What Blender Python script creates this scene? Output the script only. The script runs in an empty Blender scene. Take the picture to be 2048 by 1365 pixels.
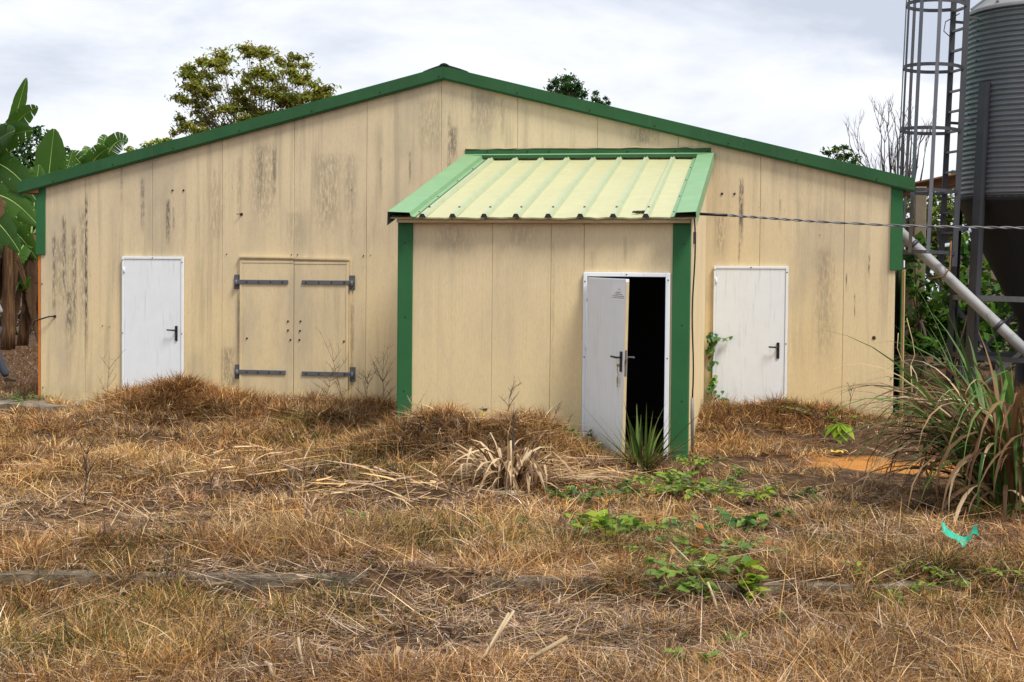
import bpy, bmesh, math, random
import numpy as np
from mathutils import Vector, Matrix, Euler

random.seed(11)
RNG = np.random.default_rng(5)
R_ = math.radians
SC = bpy.context.scene
COL = SC.collection

# ------------------------------------------------------------------ camera
F_PX = 3000.0                      # focal length in pixels of the 2048 px wide photograph
YAW, PITCH, ROLL = 0.17585, 0.03146, 0.00969
CAM = np.array([4.6568, -20.7585, 1.6268])
FW = np.array([-math.sin(YAW)*math.cos(PITCH), math.cos(YAW)*math.cos(PITCH), -math.sin(PITCH)])
_r = np.cross(FW, [0, 0, 1]); _r /= np.linalg.norm(_r); _u = np.cross(_r, FW)
RT = _r*math.cos(ROLL) + _u*math.sin(ROLL)
UP = -_r*math.sin(ROLL) + _u*math.cos(ROLL)
cam_d = bpy.data.cameras.new('camera')
cam_d.sensor_width = 36.0
cam_d.lens = 36.0*F_PX/2048.0
cam_d.clip_start = 0.1
cam_d.clip_end = 3000.0
cam_o = bpy.data.objects.new('camera', cam_d)
m = Matrix.Identity(4)
for i in range(3):
    m[i][0] = RT[i]; m[i][1] = UP[i]; m[i][2] = -FW[i]; m[i][3] = CAM[i]
cam_o.matrix_world = m
COL.objects.link(cam_o)
SC.camera = cam_o

# ------------------------------------------------------------------ sky, sun, exposure
SUN_EL, SUN_AZ = R_(57), R_(124)     # azimuth clockwise from +Y : a hazy sun high on the right
wd = bpy.data.worlds.new('World'); SC.world = wd; wd.use_nodes = True
wn = wd.node_tree; wn.nodes.clear()
def N(nt, t, **kw):
    n = nt.nodes.new(t)
    for k, v in kw.items():
        setattr(n, k, v)
    return n
out = N(wn, 'ShaderNodeOutputWorld'); bg = N(wn, 'ShaderNodeBackground')
bg.inputs['Strength'].default_value = 0.1
sky = N(wn, 'ShaderNodeTexSky', sky_type='NISHITA'); sky.sun_disc = False
sky.sun_elevation = SUN_EL; sky.sun_rotation = SUN_AZ
sky.air_density = 1.0; sky.dust_density = 2.0; sky.ozone_density = 1.0
tc = N(wn, 'ShaderNodeTexCoord'); mp = N(wn, 'ShaderNodeMapping')
mp.inputs['Scale'].default_value = (1.0, 1.0, 2.7)
mp.inputs['Location'].default_value = (0.35, 0.1, 0.42)
n1 = N(wn, 'ShaderNodeTexNoise'); n1.inputs['Scale'].default_value = 4.2; n1.inputs['Detail'].default_value = 7; n1.inputs['Roughness'].default_value = 0.57
n1.inputs['Distortion'].default_value = 0.25
cr = N(wn, 'ShaderNodeValToRGB')
cr.color_ramp.elements[0].position = 0.37; cr.color_ramp.elements[0].color = (5.3, 5.75, 6.7, 1)
cr.color_ramp.elements[1].position = 0.70; cr.color_ramp.elements[1].color = (9.6, 9.65, 9.9, 1)
e = cr.color_ramp.elements.new(0.54); e.color = (7.7, 7.95, 8.6, 1)
mxs = N(wn, 'ShaderNodeMix', data_type='RGBA'); mxs.inputs[0].default_value = 0.93
L = wn.links.new
L(tc.outputs['Generated'], mp.inputs['Vector']); L(mp.outputs[0], n1.inputs['Vector']); L(n1.outputs['Fac'], cr.inputs[0])
L(sky.outputs[0], mxs.inputs[6]); L(cr.outputs[0], mxs.inputs[7]); L(mxs.outputs[2], bg.inputs[0]); L(bg.outputs[0], out.inputs[0])

sun_d = bpy.data.lights.new('sun', 'SUN'); sun_d.energy = 3.4; sun_d.angle = R_(16); sun_d.color = (1.0, 0.95, 0.86)
sun_o = bpy.data.objects.new('sun', sun_d); COL.objects.link(sun_o)
sdir = Vector((math.sin(SUN_AZ)*math.cos(SUN_EL), math.cos(SUN_AZ)*math.cos(SUN_EL), math.sin(SUN_EL)))
sun_o.rotation_euler = sdir.to_track_quat('Z', 'Y').to_euler(); sun_o.location = (12, -20, 25)
vs = SC.view_settings
vs.view_transform = 'Standard'; vs.look = 'None'; vs.exposure = 0.33; vs.gamma = 1.0; vs.use_curve_mapping = False

# ------------------------------------------------------------------ where a spot of the photograph lies in the place
def ray(x, y): return FW + RT*((x-1024)/F_PX) - UP*((y-682.5)/F_PX)
def at(x, y, Y):
    d = ray(x, y); return CAM + d*((Y-CAM[1])/d[1])
def on_level(x, y, z):
    d = ray(x, y); return CAM + d*((z-CAM[2])/d[2])

# ------------------------------------------------------------------ object helpers
BASE = {}
def tag(o, label=None, cat=None, group=None, kind=None):
    if label: o['label'] = label
    if cat: o['category'] = cat
    if group: o['group'] = group
    if kind: o['kind'] = kind
    return o
def thing(name, loc, label, cat, group=None):
    o = bpy.data.objects.new(name, None); COL.objects.link(o)
    o.location = loc; o.empty_display_size = 0.2
    BASE[o.name] = Vector(loc)
    return tag(o, label, cat, group)
def link(name, me, parent=None, mats=(), base=None):
    o = bpy.data.objects.new(name, me); COL.objects.link(o)
    for mt in (mats if isinstance(mats, (list, tuple)) else [mats]):
        if mt and mt.name not in [q.name for q in me.materials if q]: me.materials.append(mt)
    if parent: o.parent = parent
    BASE[o.name] = base if base is not None else (BASE[parent.name] if parent else Vector((0, 0, 0)))
    return o

class MB:
    """collects faces (world coordinates) for ONE mesh"""
    def __init__(s): s.v = []; s.f = []; s.mi = []; s.sm = []
    def add(s, vs, fs, mi=0, smooth=False):
        o = len(s.v); s.v += [tuple(map(float, p)) for p in vs]
        for f in fs: s.f.append([i+o for i in f]); s.mi.append(mi); s.sm.append(smooth)
        return s
    def box(s, x0, x1, y0, y1, z0, z1, mi=0, M=None, b=0.0):
        bm = bmesh.new(); bmesh.ops.create_cube(bm, size=1.0)
        for v in bm.verts:
            v.co = Vector(((x0+x1)/2+v.co.x*(x1-x0), (y0+y1)/2+v.co.y*(y1-y0), (z0+z1)/2+v.co.z*(z1-z0)))
        if b: bmesh.ops.bevel(bm, geom=bm.edges[:], offset=b, segments=1, affect='EDGES', profile=0.5)
        bm.verts.index_update()
        vs = [(M @ v.co if M else v.co) for v in bm.verts]
        s.add(vs, [[v.index for v in f.verts] for f in bm.faces], mi); bm.free(); return s
    def prism(s, poly, ext, mi=0):
        """poly: list of 3d points (planar); ext: extrusion vector"""
        n = len(poly); e = np.array(ext)
        vs = [np.array(p) for p in poly] + [np.array(p)+e for p in poly]
        a = np.zeros(3)
        for i in range(n): a += np.cross(vs[i], vs[(i+1) % n])
        if a.dot(e) > 0:
            fs = [list(range(n))[::-1], list(range(n, 2*n))] + [[i, (i+1) % n, n+(i+1) % n, n+i] for i in range(n)]
        else:
            fs = [list(range(n)), list(range(n, 2*n))[::-1]] + [[(i+1) % n, i, n+i, n+(i+1) % n] for i in range(n)]
        return s.add(vs, fs, mi)
    def tube(s, pts, r, n=8, mi=0, smooth=True, caps=True):
        pts = [Vector(p) for p in pts]; k = len(pts)
        rs = r if isinstance(r, (list, tuple)) else [r]*k
        vs = []; fs = []; ref = None
        for i in range(k):
            t = (pts[min(i+1, k-1)]-pts[max(i-1, 0)]).normalized()
            if ref is None:
                ref = Vector((0, 0, 1)) if abs(t.z) < 0.9 else Vector((1, 0, 0))
            a = (ref - t*ref.dot(t)).normalized(); b = t.cross(a); ref = a
            for j in range(n):
                w = 2*math.pi*j/n; vs.append(pts[i]+(a*math.cos(w)+b*math.sin(w))*rs[i])
        for i in range(k-1):
            for j in range(n):
                fs.append([i*n+j, i*n+(j+1) % n, (i+1)*n+(j+1) % n, (i+1)*n+j])
        s.add(vs, fs, mi, smooth)
        if caps:
            o = len(s.v)-len(vs)
            s.f.append([o+j for j in range(n)][::-1]); s.mi.append(mi); s.sm.append(False)
            s.f.append([o+(k-1)*n+j for j in range(n)]); s.mi.append(mi); s.sm.append(False)
        return s
    def bar(s, a, b, w, t, side, mi=0):
        """flat bar from a to b, width w along 'side', thickness t across"""
        a = Vector(a); b = Vector(b); d = (b-a).normalized(); sd = Vector(side); sd = (sd-d*sd.dot(d)).normalized(); n = d.cross(sd)
        vs = []
        for p in (a, b):
            for (i, j) in ((-1, -1), (1, -1), (1, 1), (-1, 1)): vs.append(p+sd*(i*w/2)+n*(j*t/2))
        return s.add(vs, [[3, 2, 1, 0], [4, 5, 6, 7], [0, 1, 5, 4], [1, 2, 6, 5], [2, 3, 7, 6], [3, 0, 4, 7]], mi)
    def disc(s, c, r, nrm, h=0.006, n=10, mi=0):
        c = Vector(c); nv = Vector(nrm).normalized()
        return s.tube([c, c+nv*h*0.7, c+nv*h], [r, r*0.92, r*0.6], n, mi, True)
    def build(s, name, mats, parent=None):
        b = BASE[parent.name] if parent else Vector((0, 0, 0))
        me = bpy.data.meshes.new(name)
        me.from_pydata([(x-b.x, y-b.y, z-b.z) for x, y, z in s.v], [], s.f)
        me.polygons.foreach_set('material_index', s.mi); me.polygons.foreach_set('use_smooth', s.sm)
        me.update()
        return link(name, me, parent, mats)

def np_mesh(name, V, faces, mats, parent=None, col=None, smooth=False):
    """V (n,3) world coords; faces list of int arrays (k,3)/(k,4); col (n,3) per vertex"""
    b = BASE[parent.name] if parent else Vector((0, 0, 0))
    V = np.asarray(V, np.float32)-np.array(b, np.float32)
    me = bpy.data.meshes.new(name)
    me.vertices.add(len(V)); me.vertices.foreach_set('co', V.ravel())
    li = np.concatenate([f.ravel() for f in faces]).astype(np.int32)
    tot = np.concatenate([np.full(len(f), f.shape[1], np.int32) for f in faces])
    st = np.concatenate([[0], np.cumsum(tot)[:-1]]).astype(np.int32)
    me.loops.add(len(li)); me.loops.foreach_set('vertex_index', li)
    me.polygons.add(len(tot)); me.polygons.foreach_set('loop_start', st); me.polygons.foreach_set('loop_total', tot)
    if smooth: me.polygons.foreach_set('use_smooth', np.ones(len(tot), bool))
    if col is not None:
        at_ = me.attributes.new('Col', 'FLOAT_COLOR', 'POINT')
        c = np.ones((len(V), 4), np.float32); c[:, :3] = col; at_.data.foreach_set('color', c.ravel())
    me.update(calc_edges=True)
    return link(name, me, parent, mats)

# ------------------------------------------------------------------ materials
class MT:
    def __init__(s, name, rough=0.6, metal=0.0, spec=0.35):
        s.m = bpy.data.materials.new(name); s.m.use_nodes = True; s.t = s.m.node_tree
        s.b = s.t.nodes['Principled BSDF']; s.o = s.t.nodes['Material Output']
        s.b.inputs['Roughness'].default_value = rough; s.b.inputs['Metallic'].default_value = metal
        s.b.inputs['Specular IOR Level'].default_value = spec
        s._pos = None
    def n(s, t, **k): return N(s.t, t, **k)
    def l(s, a, b): s.t.links.new(a, b)
    def pos(s, scale=(1, 1, 1), loc=(0, 0, 0)):
        if s._pos is None: s._pos = s.n('ShaderNodeNewGeometry')
        mp = s.n('ShaderNodeMapping'); mp.inputs['Scale'].default_value = scale; mp.inputs['Location'].default_value = loc
        s.l(s._pos.outputs['Position'], mp.inputs['Vector']); return mp.outputs[0]
    def noise(s, scale, detail=4, rough=0.55, vec=None, sc=(1, 1, 1), loc=(0, 0, 0), dist=0.0):
        q = s.n('ShaderNodeTexNoise'); q.inputs['Scale'].default_value = scale; q.inputs['Detail'].default_value = detail
        q.inputs['Roughness'].default_value = rough; q.inputs['Distortion'].default_value = dist
        s.l(vec if vec is not None else s.pos(sc, loc), q.inputs['Vector']); return q.outputs['Fac']
    def mr(s, v, a, b, c=0.0, d=1.0):
        q = s.n('ShaderNodeMapRange'); q.interpolation_type = 'SMOOTHSTEP'
        for i, x in zip((1, 2, 3, 4), (a, b, c, d)): q.inputs[i].default_value = x
        s.l(v, q.inputs[0]); return q.outputs[0]
    def math(s, op, a, b=None, clamp=False):
        q = s.n('ShaderNodeMath', operation=op); q.use_clamp = clamp
        for i, x in ((0, a), (1, b)):
            if x is None: continue
            if isinstance(x, (int, float)): q.inputs[i].default_value = x
            else: s.l(x, q.inputs[i])
        return q.outputs[0]
    def mix(s, fac, a, b, blend='MIX'):
        q = s.n('ShaderNodeMix', data_type='RGBA', blend_type=blend)
        for i, x in ((0, fac), (6, a), (7, b)):
            if isinstance(x, (int, float)): q.inputs[i].default_value = x
            elif isinstance(x, tuple): q.inputs[i].default_value = (*x, 1)
            else: s.l(x, q.inputs[i])
        return q.outputs[2]
    def ramp(s, v, stops):
        q = s.n('ShaderNodeValToRGB'); el = q.color_ramp.elements
        el[0].position, el[0].color = stops[0][0], (*stops[0][1], 1); el[1].position, el[1].color = stops[-1][0], (*stops[-1][1], 1)
        for p, c in stops[1:-1]: e = el.new(p); e.color = (*c, 1)
        s.l(v, q.inputs[0]); return q.outputs[0]
    def color(s, c):
        if isinstance(c, tuple): s.b.inputs['Base Color'].default_value = (*c, 1)
        else: s.l(c, s.b.inputs['Base Color'])
        return s
    def bump(s, h, strength=0.3, dist=0.01):
        q = s.n('ShaderNodeBump'); q.inputs['Strength'].default_value = strength; q.inputs['Distance'].default_value = dist
        s.l(h, q.inputs['Height']); s.l(q.outputs[0], s.b.inputs['Normal']); return s
    def rough(s, v): s.l(v, s.b.inputs['Roughness']); return s
    def translucent(s, col, fac=0.3):
        tr = s.n('ShaderNodeBsdfTranslucent'); mx = s.n('ShaderNodeMixShader'); mx.inputs[0].default_value = fac
        if isinstance(col, tuple): tr.inputs[0].default_value = (*col, 1)
        else: s.l(col, tr.inputs[0])
        s.l(s.b.outputs[0], mx.inputs[1]); s.l(tr.outputs[0], mx.inputs[2]); s.l(mx.outputs[0], s.o.inputs[0]); return s

def paint(name, c, rough=0.55, metal=0.0, var=0.18, scale=6.0, dirt=(0.12, 0.09, 0.06), dirt_amt=0.35, spec=0.35, streak=True):
    q = MT(name, rough, metal, spec)
    a = q.noise(scale, 5); c2 = tuple(x*(1-var) for x in c); c3 = tuple(min(1, x*(1+var)) for x in c)
    base = q.mix(a, c2, c3)
    d = q.noise(3.0, 8, 0.65, sc=((9, 9, 0.7) if streak else (2, 2, 2)))
    fine = q.noise(60, 3, 0.6)
    dm = q.math('MULTIPLY', q.mr(d, 0.52, 0.78), q.mr(fine, 0.3, 0.7, 0.4, 1.0))
    q.color(q.mix(q.math('MULTIPLY', dm, dirt_amt), base, dirt)).bump(fine, 0.08, 0.004)
    return q.m

def wall_material(name, streaks, grime=1.0):
    """cream coated steel panel: fine vertical profiling, rain streaks of dust and mould, yellower and cleaner low down"""
    q = MT(name, 0.62, 0.0, 0.25)
    oi = q.n('ShaderNodeObjectInfo')
    sep = q.n('ShaderNodeSeparateXYZ'); q.pos(); q.l(q._pos.outputs['Position'], sep.inputs[0])
    X, Y, Z = sep.outputs
    base = q.mix(q.mr(Z, 0.0, 3.0), (0.75, 0.58, 0.295), (0.69, 0.56, 0.355))
    base = q.mix(q.mr(oi.outputs['Random'], 0, 1, 0, 0.5), base, (0.65, 0.535, 0.35))
    big = q.noise(0.9, 6, 0.6, sc=(1.4, 1.4, 0.55))
    base = q.mix(q.math('MULTIPLY', q.mr(big, 0.42, 0.72), 0.7*grime), base, (0.43, 0.365, 0.265))
    # wide soft runs
    r1 = q.noise(1.0, 7, 0.62, sc=(7.5, 7.5, 0.34))
    pat = q.noise(0.8, 3, 0.5, sc=(1, 1, 0.8), loc=(3.1, 0, 7.7))
    runs = q.math('MULTIPLY', q.mr(r1, 0.44, 0.72), q.mr(pat, 0.30, 0.60))
    base = q.mix(q.math('MULTIPLY', runs, 0.5*grime), base, (0.27, 0.225, 0.165))
    # thin dark runs, speckled with mould
    r2 = q.noise(1.0, 6, 0.6, sc=(30, 30, 0.75), loc=(1.7, 0, 2.2))
    sp = q.noise(34, 4, 0.7, sc=(1.6, 1.6, 0.5))
    thin = q.math('MULTIPLY', q.math('MULTIPLY', q.mr(r2, 0.60, 0.78), q.mr(pat, 0.38, 0.62)), q.mr(sp, 0.36, 0.60))
    thin = q.math('MULTIPLY', thin, q.mr(Z, 0.5, 2.6, 0.12, 1.0))
    base = q.mix(q.math('MULTIPLY', thin, 0.95*grime), base, (0.12, 0.10, 0.085))
    # short dashes of mould and a fine mottled film of dust
    r3 = q.noise(1.0, 5, 0.65, sc=(58, 58, 5.5), loc=(8.1, 0, 1.2))
    dash = q.math('MULTIPLY', q.math('MULTIPLY', q.mr(r3, 0.63, 0.73), q.mr(q.noise(1.1, 4, 0.6, loc=(4, 0, 2)), 0.46, 0.66)), q.mr(Z, 0.6, 2.4, 0.1, 1.0))
    base = q.mix(q.math('MULTIPLY', dash, 0.8*grime), base, (0.13, 0.105, 0.085))
    film = q.noise(22, 5, 0.7, sc=(2.2, 2.2, 0.5)); film2 = q.noise(70, 2, 0.6, sc=(1, 1, 0.3))
    base = q.mix(q.math('MULTIPLY', q.mr(film, 0.40, 0.75), 0.20), base, (0.36, 0.30, 0.21))
    base = q.mix(q.math('MULTIPLY', q.mr(film2, 0.5, 0.8), 0.18), base, (0.30, 0.24, 0.16))
    # single runs that start at a leak or a joint
    tot = None
    for (x, w, z0, z1, st) in streaks:
        wob = q.math('MULTIPLY', q.math('SUBTRACT', q.noise(2.3, 2, 0.5, sc=(0.2, 0.2, 1), loc=(x, 0, 0)), 0.5), 0.014)
        dx = q.math('ABSOLUTE', q.math('SUBTRACT', q.math('SUBTRACT', X, x), wob))
        a = q.mr(dx, w*0.15, w, 1.0, 0.0)
        zz = q.math('MULTIPLY', q.mr(Z, z0, z0+(z1-z0)*0.45), q.mr(Z, z1-0.12*(z1-z0), z1, 1.0, 0.0))
        s_ = q.math('MULTIPLY', q.math('MULTIPLY', a, zz), st)
        tot = s_ if tot is None else q.math('MAXIMUM', tot, s_)
    if tot is not None:
        tot = q.math('MULTIPLY', tot, q.mr(q.noise(26, 4, 0.7, sc=(1.5, 1.5, 0.32)), 0.36, 0.58, 0.05, 1.0))
        base = q.mix(tot, base, (0.085, 0.072, 0.066))
    # moss and splash at the foot
    foot = q.math('MULTIPLY', q.mr(Z, -0.25, 0.42, 1.0, 0.0), q.mr(q.noise(5, 5, 0.65, sc=(2, 2, 1)), 0.38, 0.66))
    base = q.mix(q.math('MULTIPLY', foot, 0.55), base, (0.27, 0.22, 0.085))
    q.color(base)
    wv = q.n('ShaderNodeTexWave', wave_type='BANDS', bands_direction='X', wave_profile='SIN'); wv.inputs['Scale'].default_value = 8.0
    v = q.pos((1, 1, 0)); cmb = q.n('ShaderNodeVectorMath', operation='DOT_PRODUCT'); cmb.inputs[1].default_value = (1, 1, 0); q.l(v, cmb.inputs[0])
    cx = q.n('ShaderNodeCombineXYZ'); q.l(cmb.outputs['Value'], cx.inputs[0]); q.l(cx.outputs[0], wv.inputs['Vector'])
    h = q.math('ADD', q.math('MULTIPLY', wv.outputs['Fac'], 0.5), q.math('MULTIPLY', q.noise(90, 3, 0.6), 0.35))
    q.bump(h, 0.16, 0.004)
    return q.m

def attr_leaf(name, rough=0.65, trans=0.25, spec=0.2):
    q = MT(name, rough, 0, spec); a = q.n('ShaderNodeAttribute'); a.attribute_name = 'Col'
    q.color(a.outputs['Color']); q.translucent(a.outputs['Color'], trans); return q.m

def leaf_mat(name, c1, c2, trans=0.35, rough=0.5, spot=(0.25, 0.17, 0.05), spot_amt=0.5):
    q = MT(name, rough, 0, 0.3); oi = q.n('ShaderNodeObjectInfo')
    b = q.mix(oi.outputs['Random'], c1, c2); nz = q.noise(14, 4, 0.6)
    b = q.mix(q.math('MULTIPLY', q.mr(nz, 0.6, 0.8), spot_amt), b, spot)
    q.color(b); q.translucent(b, trans); return q.m

M = {}
def px_x(px, py, Y=0.0): return float(at(px, py, Y)[0])
def px_z(px, py, Y=0.0): return float(at(px, py, Y)[2])
main_streaks = []
for (px, w, yt, yb, st) in [(172, .040, 372, 770, 1.0), (166, .10, 400, 700, .45), (128, .05, 420, 650, .8), (108, .05, 455, 680, .7), (148, .07, 440, 720, .7), (138, .09, 575, 690, .75), (118, .16, 470, 640, .4), (140, .14, 470, 780, .35),
                            (285, .05, 350, 480, .6), (336, .05, 395, 500, .85), (347, .03, 410, 480, .5), (243, .03, 330, 420, .45), (548, .05, 285, 420, .7), (520, .10, 290, 450, .6), (525, .30, 275, 480, .4), (655, .30, 300, 500, .42), (700, .16, 300, 470, .3), (590, .18, 420, 515, .25), (430, .2, 360, 520, .22), (860, .3, 190, 330, .3), (970, .3, 180, 290, .3), (1290, .3, 255, 300, .4), (478, .05, 310, 460, .35), (430, .04, 330, 520, .35),
                            (1482, .05, 352, 505, .9), (1478, .02, 480, 535, .6), (1693, .016, 545, 590, .8), (1709, .016, 585, 650, .7), (1738, .02, 508, 560, .8),
                            (905, .10, 250, 330, .75), (898, .04, 215, 420, .5), (820, .03, 300, 380, .6), (762, .03, 310, 420, .4), (704, .03, 350, 520, .4), (655, .10, 300, 460, .4), (945, .04, 175, 280, .4), (1005, .05, 190, 300, .35),
                            (455, .16, 690, 800, .55), (478, .035, 580, 770, .45), (704, .04, 590, 800, .4), (1650, .22, 480, 780, .3), (1400, .05, 395, 520, .3), (1440, .12, 420, 530, .4), (1560, .03, 395, 470, .35)]:
    main_streaks.append((px_x(px, (yt+yb)/2), w, px_z(px, yb), px_z(px, yt), st))
M['wall'] = wall_material('cream_panel', main_streaks, 1.0)
annex_streaks = []
for (px, w, yt, yb, st) in [(905, .3, 450, 520, .28), (1040, .25, 450, 500, .25), (1105, .03, 455, 820, .22), (1250, .03, 470, 540, .25), (1185, .05, 500, 545, .2)]:
    annex_streaks.append((px_x(px, (yt+yb)/2, -4), w, px_z(px, yb, -4), px_z(px, yt, -4), st))
M['annex_wall'] = wall_material('annex_cream_panel', annex_streaks, 0.42)
M['green'] = paint('dark_green_trim', (0.029, 0.098, 0.038), 0.6, var=0.28, scale=2.2, dirt=(0.085, 0.105, 0.07), dirt_amt=0.8, spec=0.15)
M['green_mid'] = paint('mid_green_trim', (0.030, 0.125, 0.046), 0.6, var=0.2, scale=2.5, dirt=(0.075, 0.10, 0.06), dirt_amt=0.6, spec=0.15)
M['green_light'] = paint('light_green_flashing', (0.18, 0.335, 0.17), 0.5, var=0.16, scale=4.0, dirt=(0.16, 0.24, 0.12), dirt_amt=0.45, streak=False)
M['roof_pale'] = paint('pale_yellow_green_sheet', (0.45, 0.445, 0.255), 0.5, var=0.09, scale=4.0, dirt=(0.34, 0.33, 0.17), dirt_amt=0.7, streak=False)
M['rib_pale'] = paint('pale_green_rib', (0.37, 0.42, 0.265), 0.5, var=0.10, scale=5.0, dirt=(0.26, 0.29, 0.15), dirt_amt=0.6, streak=False)
M['white'] = paint('white_door_paint', (0.74, 0.775, 0.805), 0.5, var=0.06, scale=5.0, dirt=(0.36, 0.35, 0.32), dirt_amt=0.6)
M['white_frame'] = paint('white_frame_paint', (0.76, 0.80, 0.85), 0.4, var=0.05, scale=9.0, dirt=(0.4, 0.38, 0.34), dirt_amt=0.4)
M['black'] = paint('black_plastic', (0.012, 0.012, 0.014), 0.4, var=0.2, dirt_amt=0.1)
M['iron'] = paint('dull_grey_iron', (0.115, 0.122, 0.135), 0.6, 0.3, var=0.2, scale=14, dirt=(0.14, 0.10, 0.07), dirt_amt=0.5)
M['rust'] = paint('rusty_bolt', (0.045, 0.030, 0.022), 0.8, 0.2, var=0.3, scale=30)
M['steel'] = paint('weathered_galvanised_steel', (0.165, 0.17, 0.19), 0.45, 0.5, var=0.22, scale=3, dirt=(0.10, 0.10, 0.105), dirt_amt=0.7)
M['steel_dark'] = paint('dark_galvanised_post', (0.075, 0.077, 0.088), 0.5, 0.35, var=0.2, scale=4, dirt=(0.05, 0.04, 0.035), dirt_amt=0.6)
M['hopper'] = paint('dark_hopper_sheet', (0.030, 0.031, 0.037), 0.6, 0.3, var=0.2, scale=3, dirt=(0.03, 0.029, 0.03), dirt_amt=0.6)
M['silo_roof'] = paint('dull_silo_roof', (0.30, 0.30, 0.31), 0.5, 0.35, var=0.15, scale=3, dirt=(0.16, 0.14, 0.12), dirt_amt=0.6)
M['pipe'] = paint('dirty_white_pipe', (0.33, 0.335, 0.345), 0.6, var=0.22, scale=5, dirt=(0.08, 0.07, 0.06), dirt_amt=0.95, streak=False)
M['foam'] = paint('orange_foam_edge', (0.52, 0.17, 0.03), 0.9, var=0.2, scale=20)
M['foam_pale'] = paint('tan_foam_edge', (0.60, 0.36, 0.10), 0.9, var=0.25, scale=30)
M['interior'] = paint('unlit_interior_dark', (0.05, 0.048, 0.045), 0.9, var=0.2)  # near-black: the gloom of unlit hollows is put into the colour
M['wood'] = paint('weathered_brown_timber', (0.20, 0.085, 0.035), 0.8, var=0.3, scale=8)
M['wood_pale'] = paint('cream_timber', (0.52, 0.41, 0.24), 0.8, var=0.2, scale=8)
M['post'] = paint('grey_old_post', (0.22, 0.175, 0.125), 0.9, var=0.3, scale=5)
M['zinc'] = paint('white_roof_sheet', (0.62, 0.66, 0.72), 0.45, var=0.1)
M['cable_grey'] = paint('grey_cable', (0.22, 0.215, 0.21), 0.6, var=0.15, scale=20)
M['paper'] = paint('white_paper', (0.80, 0.82, 0.84), 0.8, var=0.02, dirt_amt=0.1)
M['ink'] = paint('faded_ink', (0.16, 0.16, 0.19), 0.9, var=0.2)
M['ink_faint'] = paint('faded_emblem', (0.66, 0.60, 0.58), 0.9, var=0.1)
M['brass'] = paint('brass_keys', (0.35, 0.27, 0.13), 0.35, 0.9)

# concrete
q = MT('old_concrete', 0.9, 0, 0.2)
q.color(q.ramp(q.noise(5, 8, 0.65), [(0.3, (0.075, 0.06, 0.042)), (0.5, (0.18, 0.15, 0.11)), (0.75, (0.33, 0.29, 0.23))])).bump(q.noise(30, 6, 0.7), 0.5, 0.02)
M['concrete'] = q.m
# soil
q = MT('dry_soil', 0.95, 0, 0.15)
soil = q.ramp(q.noise(7, 9, 0.7), [(0.28, (0.035, 0.02, 0.012)), (0.5, (0.085, 0.048, 0.026)), (0.72, (0.20, 0.12, 0.062))])
op = on_level(1800, 925, -0.16)
sep = q.n('ShaderNodeSeparateXYZ'); q.pos(); q.l(q._pos.outputs['Position'], sep.inputs[0])
dx = q.math('DIVIDE', q.math('SUBTRACT', sep.outputs[0], float(op[0])), 1.05); dy = q.math('DIVIDE', q.math('SUBTRACT', sep.outputs[1], float(op[1])), 0.85)
rr = q.math('SQRT', q.math('ADD', q.math('MULTIPLY', dx, dx), q.math('MULTIPLY', dy, dy)))
rr = q.math('ADD', rr, q.math('MULTIPLY', q.math('SUBTRACT', q.noise(3.5, 6, 0.7), 0.5), 1.5))
q.color(q.mix(q.mr(rr, 0.6, 1.25, 0.95, 0.0), soil, (0.50, 0.22, 0.055))).bump(q.noise(22, 8, 0.7), 0.8, 0.05)
M['soil'] = q.m
M['grass'] = attr_leaf('grass_blades', 0.7, 0.22, 0.15)
M['foliage'] = attr_leaf('tree_leaves', 0.6, 0.4, 0.2)
q = MT('bark', 0.9, 0, 0.15); q.color(q.ramp(q.noise(6, 6, 0.65, sc=(3, 3, 0.8)), [(0.3, (0.045, 0.035, 0.026)), (0.7, (0.15, 0.12, 0.09))])); M['bark'] = q.m
q = MT('banana_stem', 0.8, 0, 0.2); q.color(q.ramp(q.noise(4, 7, 0.65, sc=(9, 9, 0.6)), [(0.3, (0.035, 0.018, 0.011)), (0.5, (0.11, 0.055, 0.026)), (0.72, (0.22, 0.14, 0.065))])); M['banana_stem'] = q.m
q = MT('banana_leaf', 0.5, 0, 0.2); oi = q.n('ShaderNodeObjectInfo')
uvx = q.n('ShaderNodeTexCoord'); uvs = q.n('ShaderNodeSeparateXYZ'); q.l(uvx.outputs['UV'], uvs.inputs[0])
vein = q.n('ShaderNodeTexWave', wave_type='BANDS', bands_direction='X'); vein.inputs['Scale'].default_value = 9.0; vein.inputs['Distortion'].default_value = 0.6
q.l(uvx.outputs['UV'], vein.inputs['Vector'])
b = q.mix(oi.outputs['Random'], (0.016, 0.055, 0.009), (0.055, 0.13, 0.016)); b = q.mix(q.math('MULTIPLY', vein.outputs['Fac'], 0.25), b, (0.09, 0.19, 0.035))
q.color(b).bump(vein.outputs['Fac'], 0.2, 0.01); q.translucent(q.mix(0.5, b, (0.16, 0.34, 0.02)), 0.28); M['banana_leaf'] = q.m
M['midrib'] = paint('banana_midrib', (0.30, 0.42, 0.13), 0.5, var=0.1)
M['dead_leaf'] = leaf_mat('dead_banana_leaf', (0.05, 0.026, 0.012), (0.16, 0.09, 0.045), 0.2, 0.85)
M['weed'] = leaf_mat('weed_leaf', (0.085, 0.17, 0.030), (0.22, 0.34, 0.05), 0.35)
M['weed_bright'] = leaf_mat('bright_weed_leaf', (0.20, 0.33, 0.025), (0.32, 0.40, 0.03), 0.4, spot=(0.4, 0.3, 0.03))
M['weed_dark'] = leaf_mat('dark_weed_leaf', (0.035, 0.10, 0.026), (0.075, 0.17, 0.035), 0.3)
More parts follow.
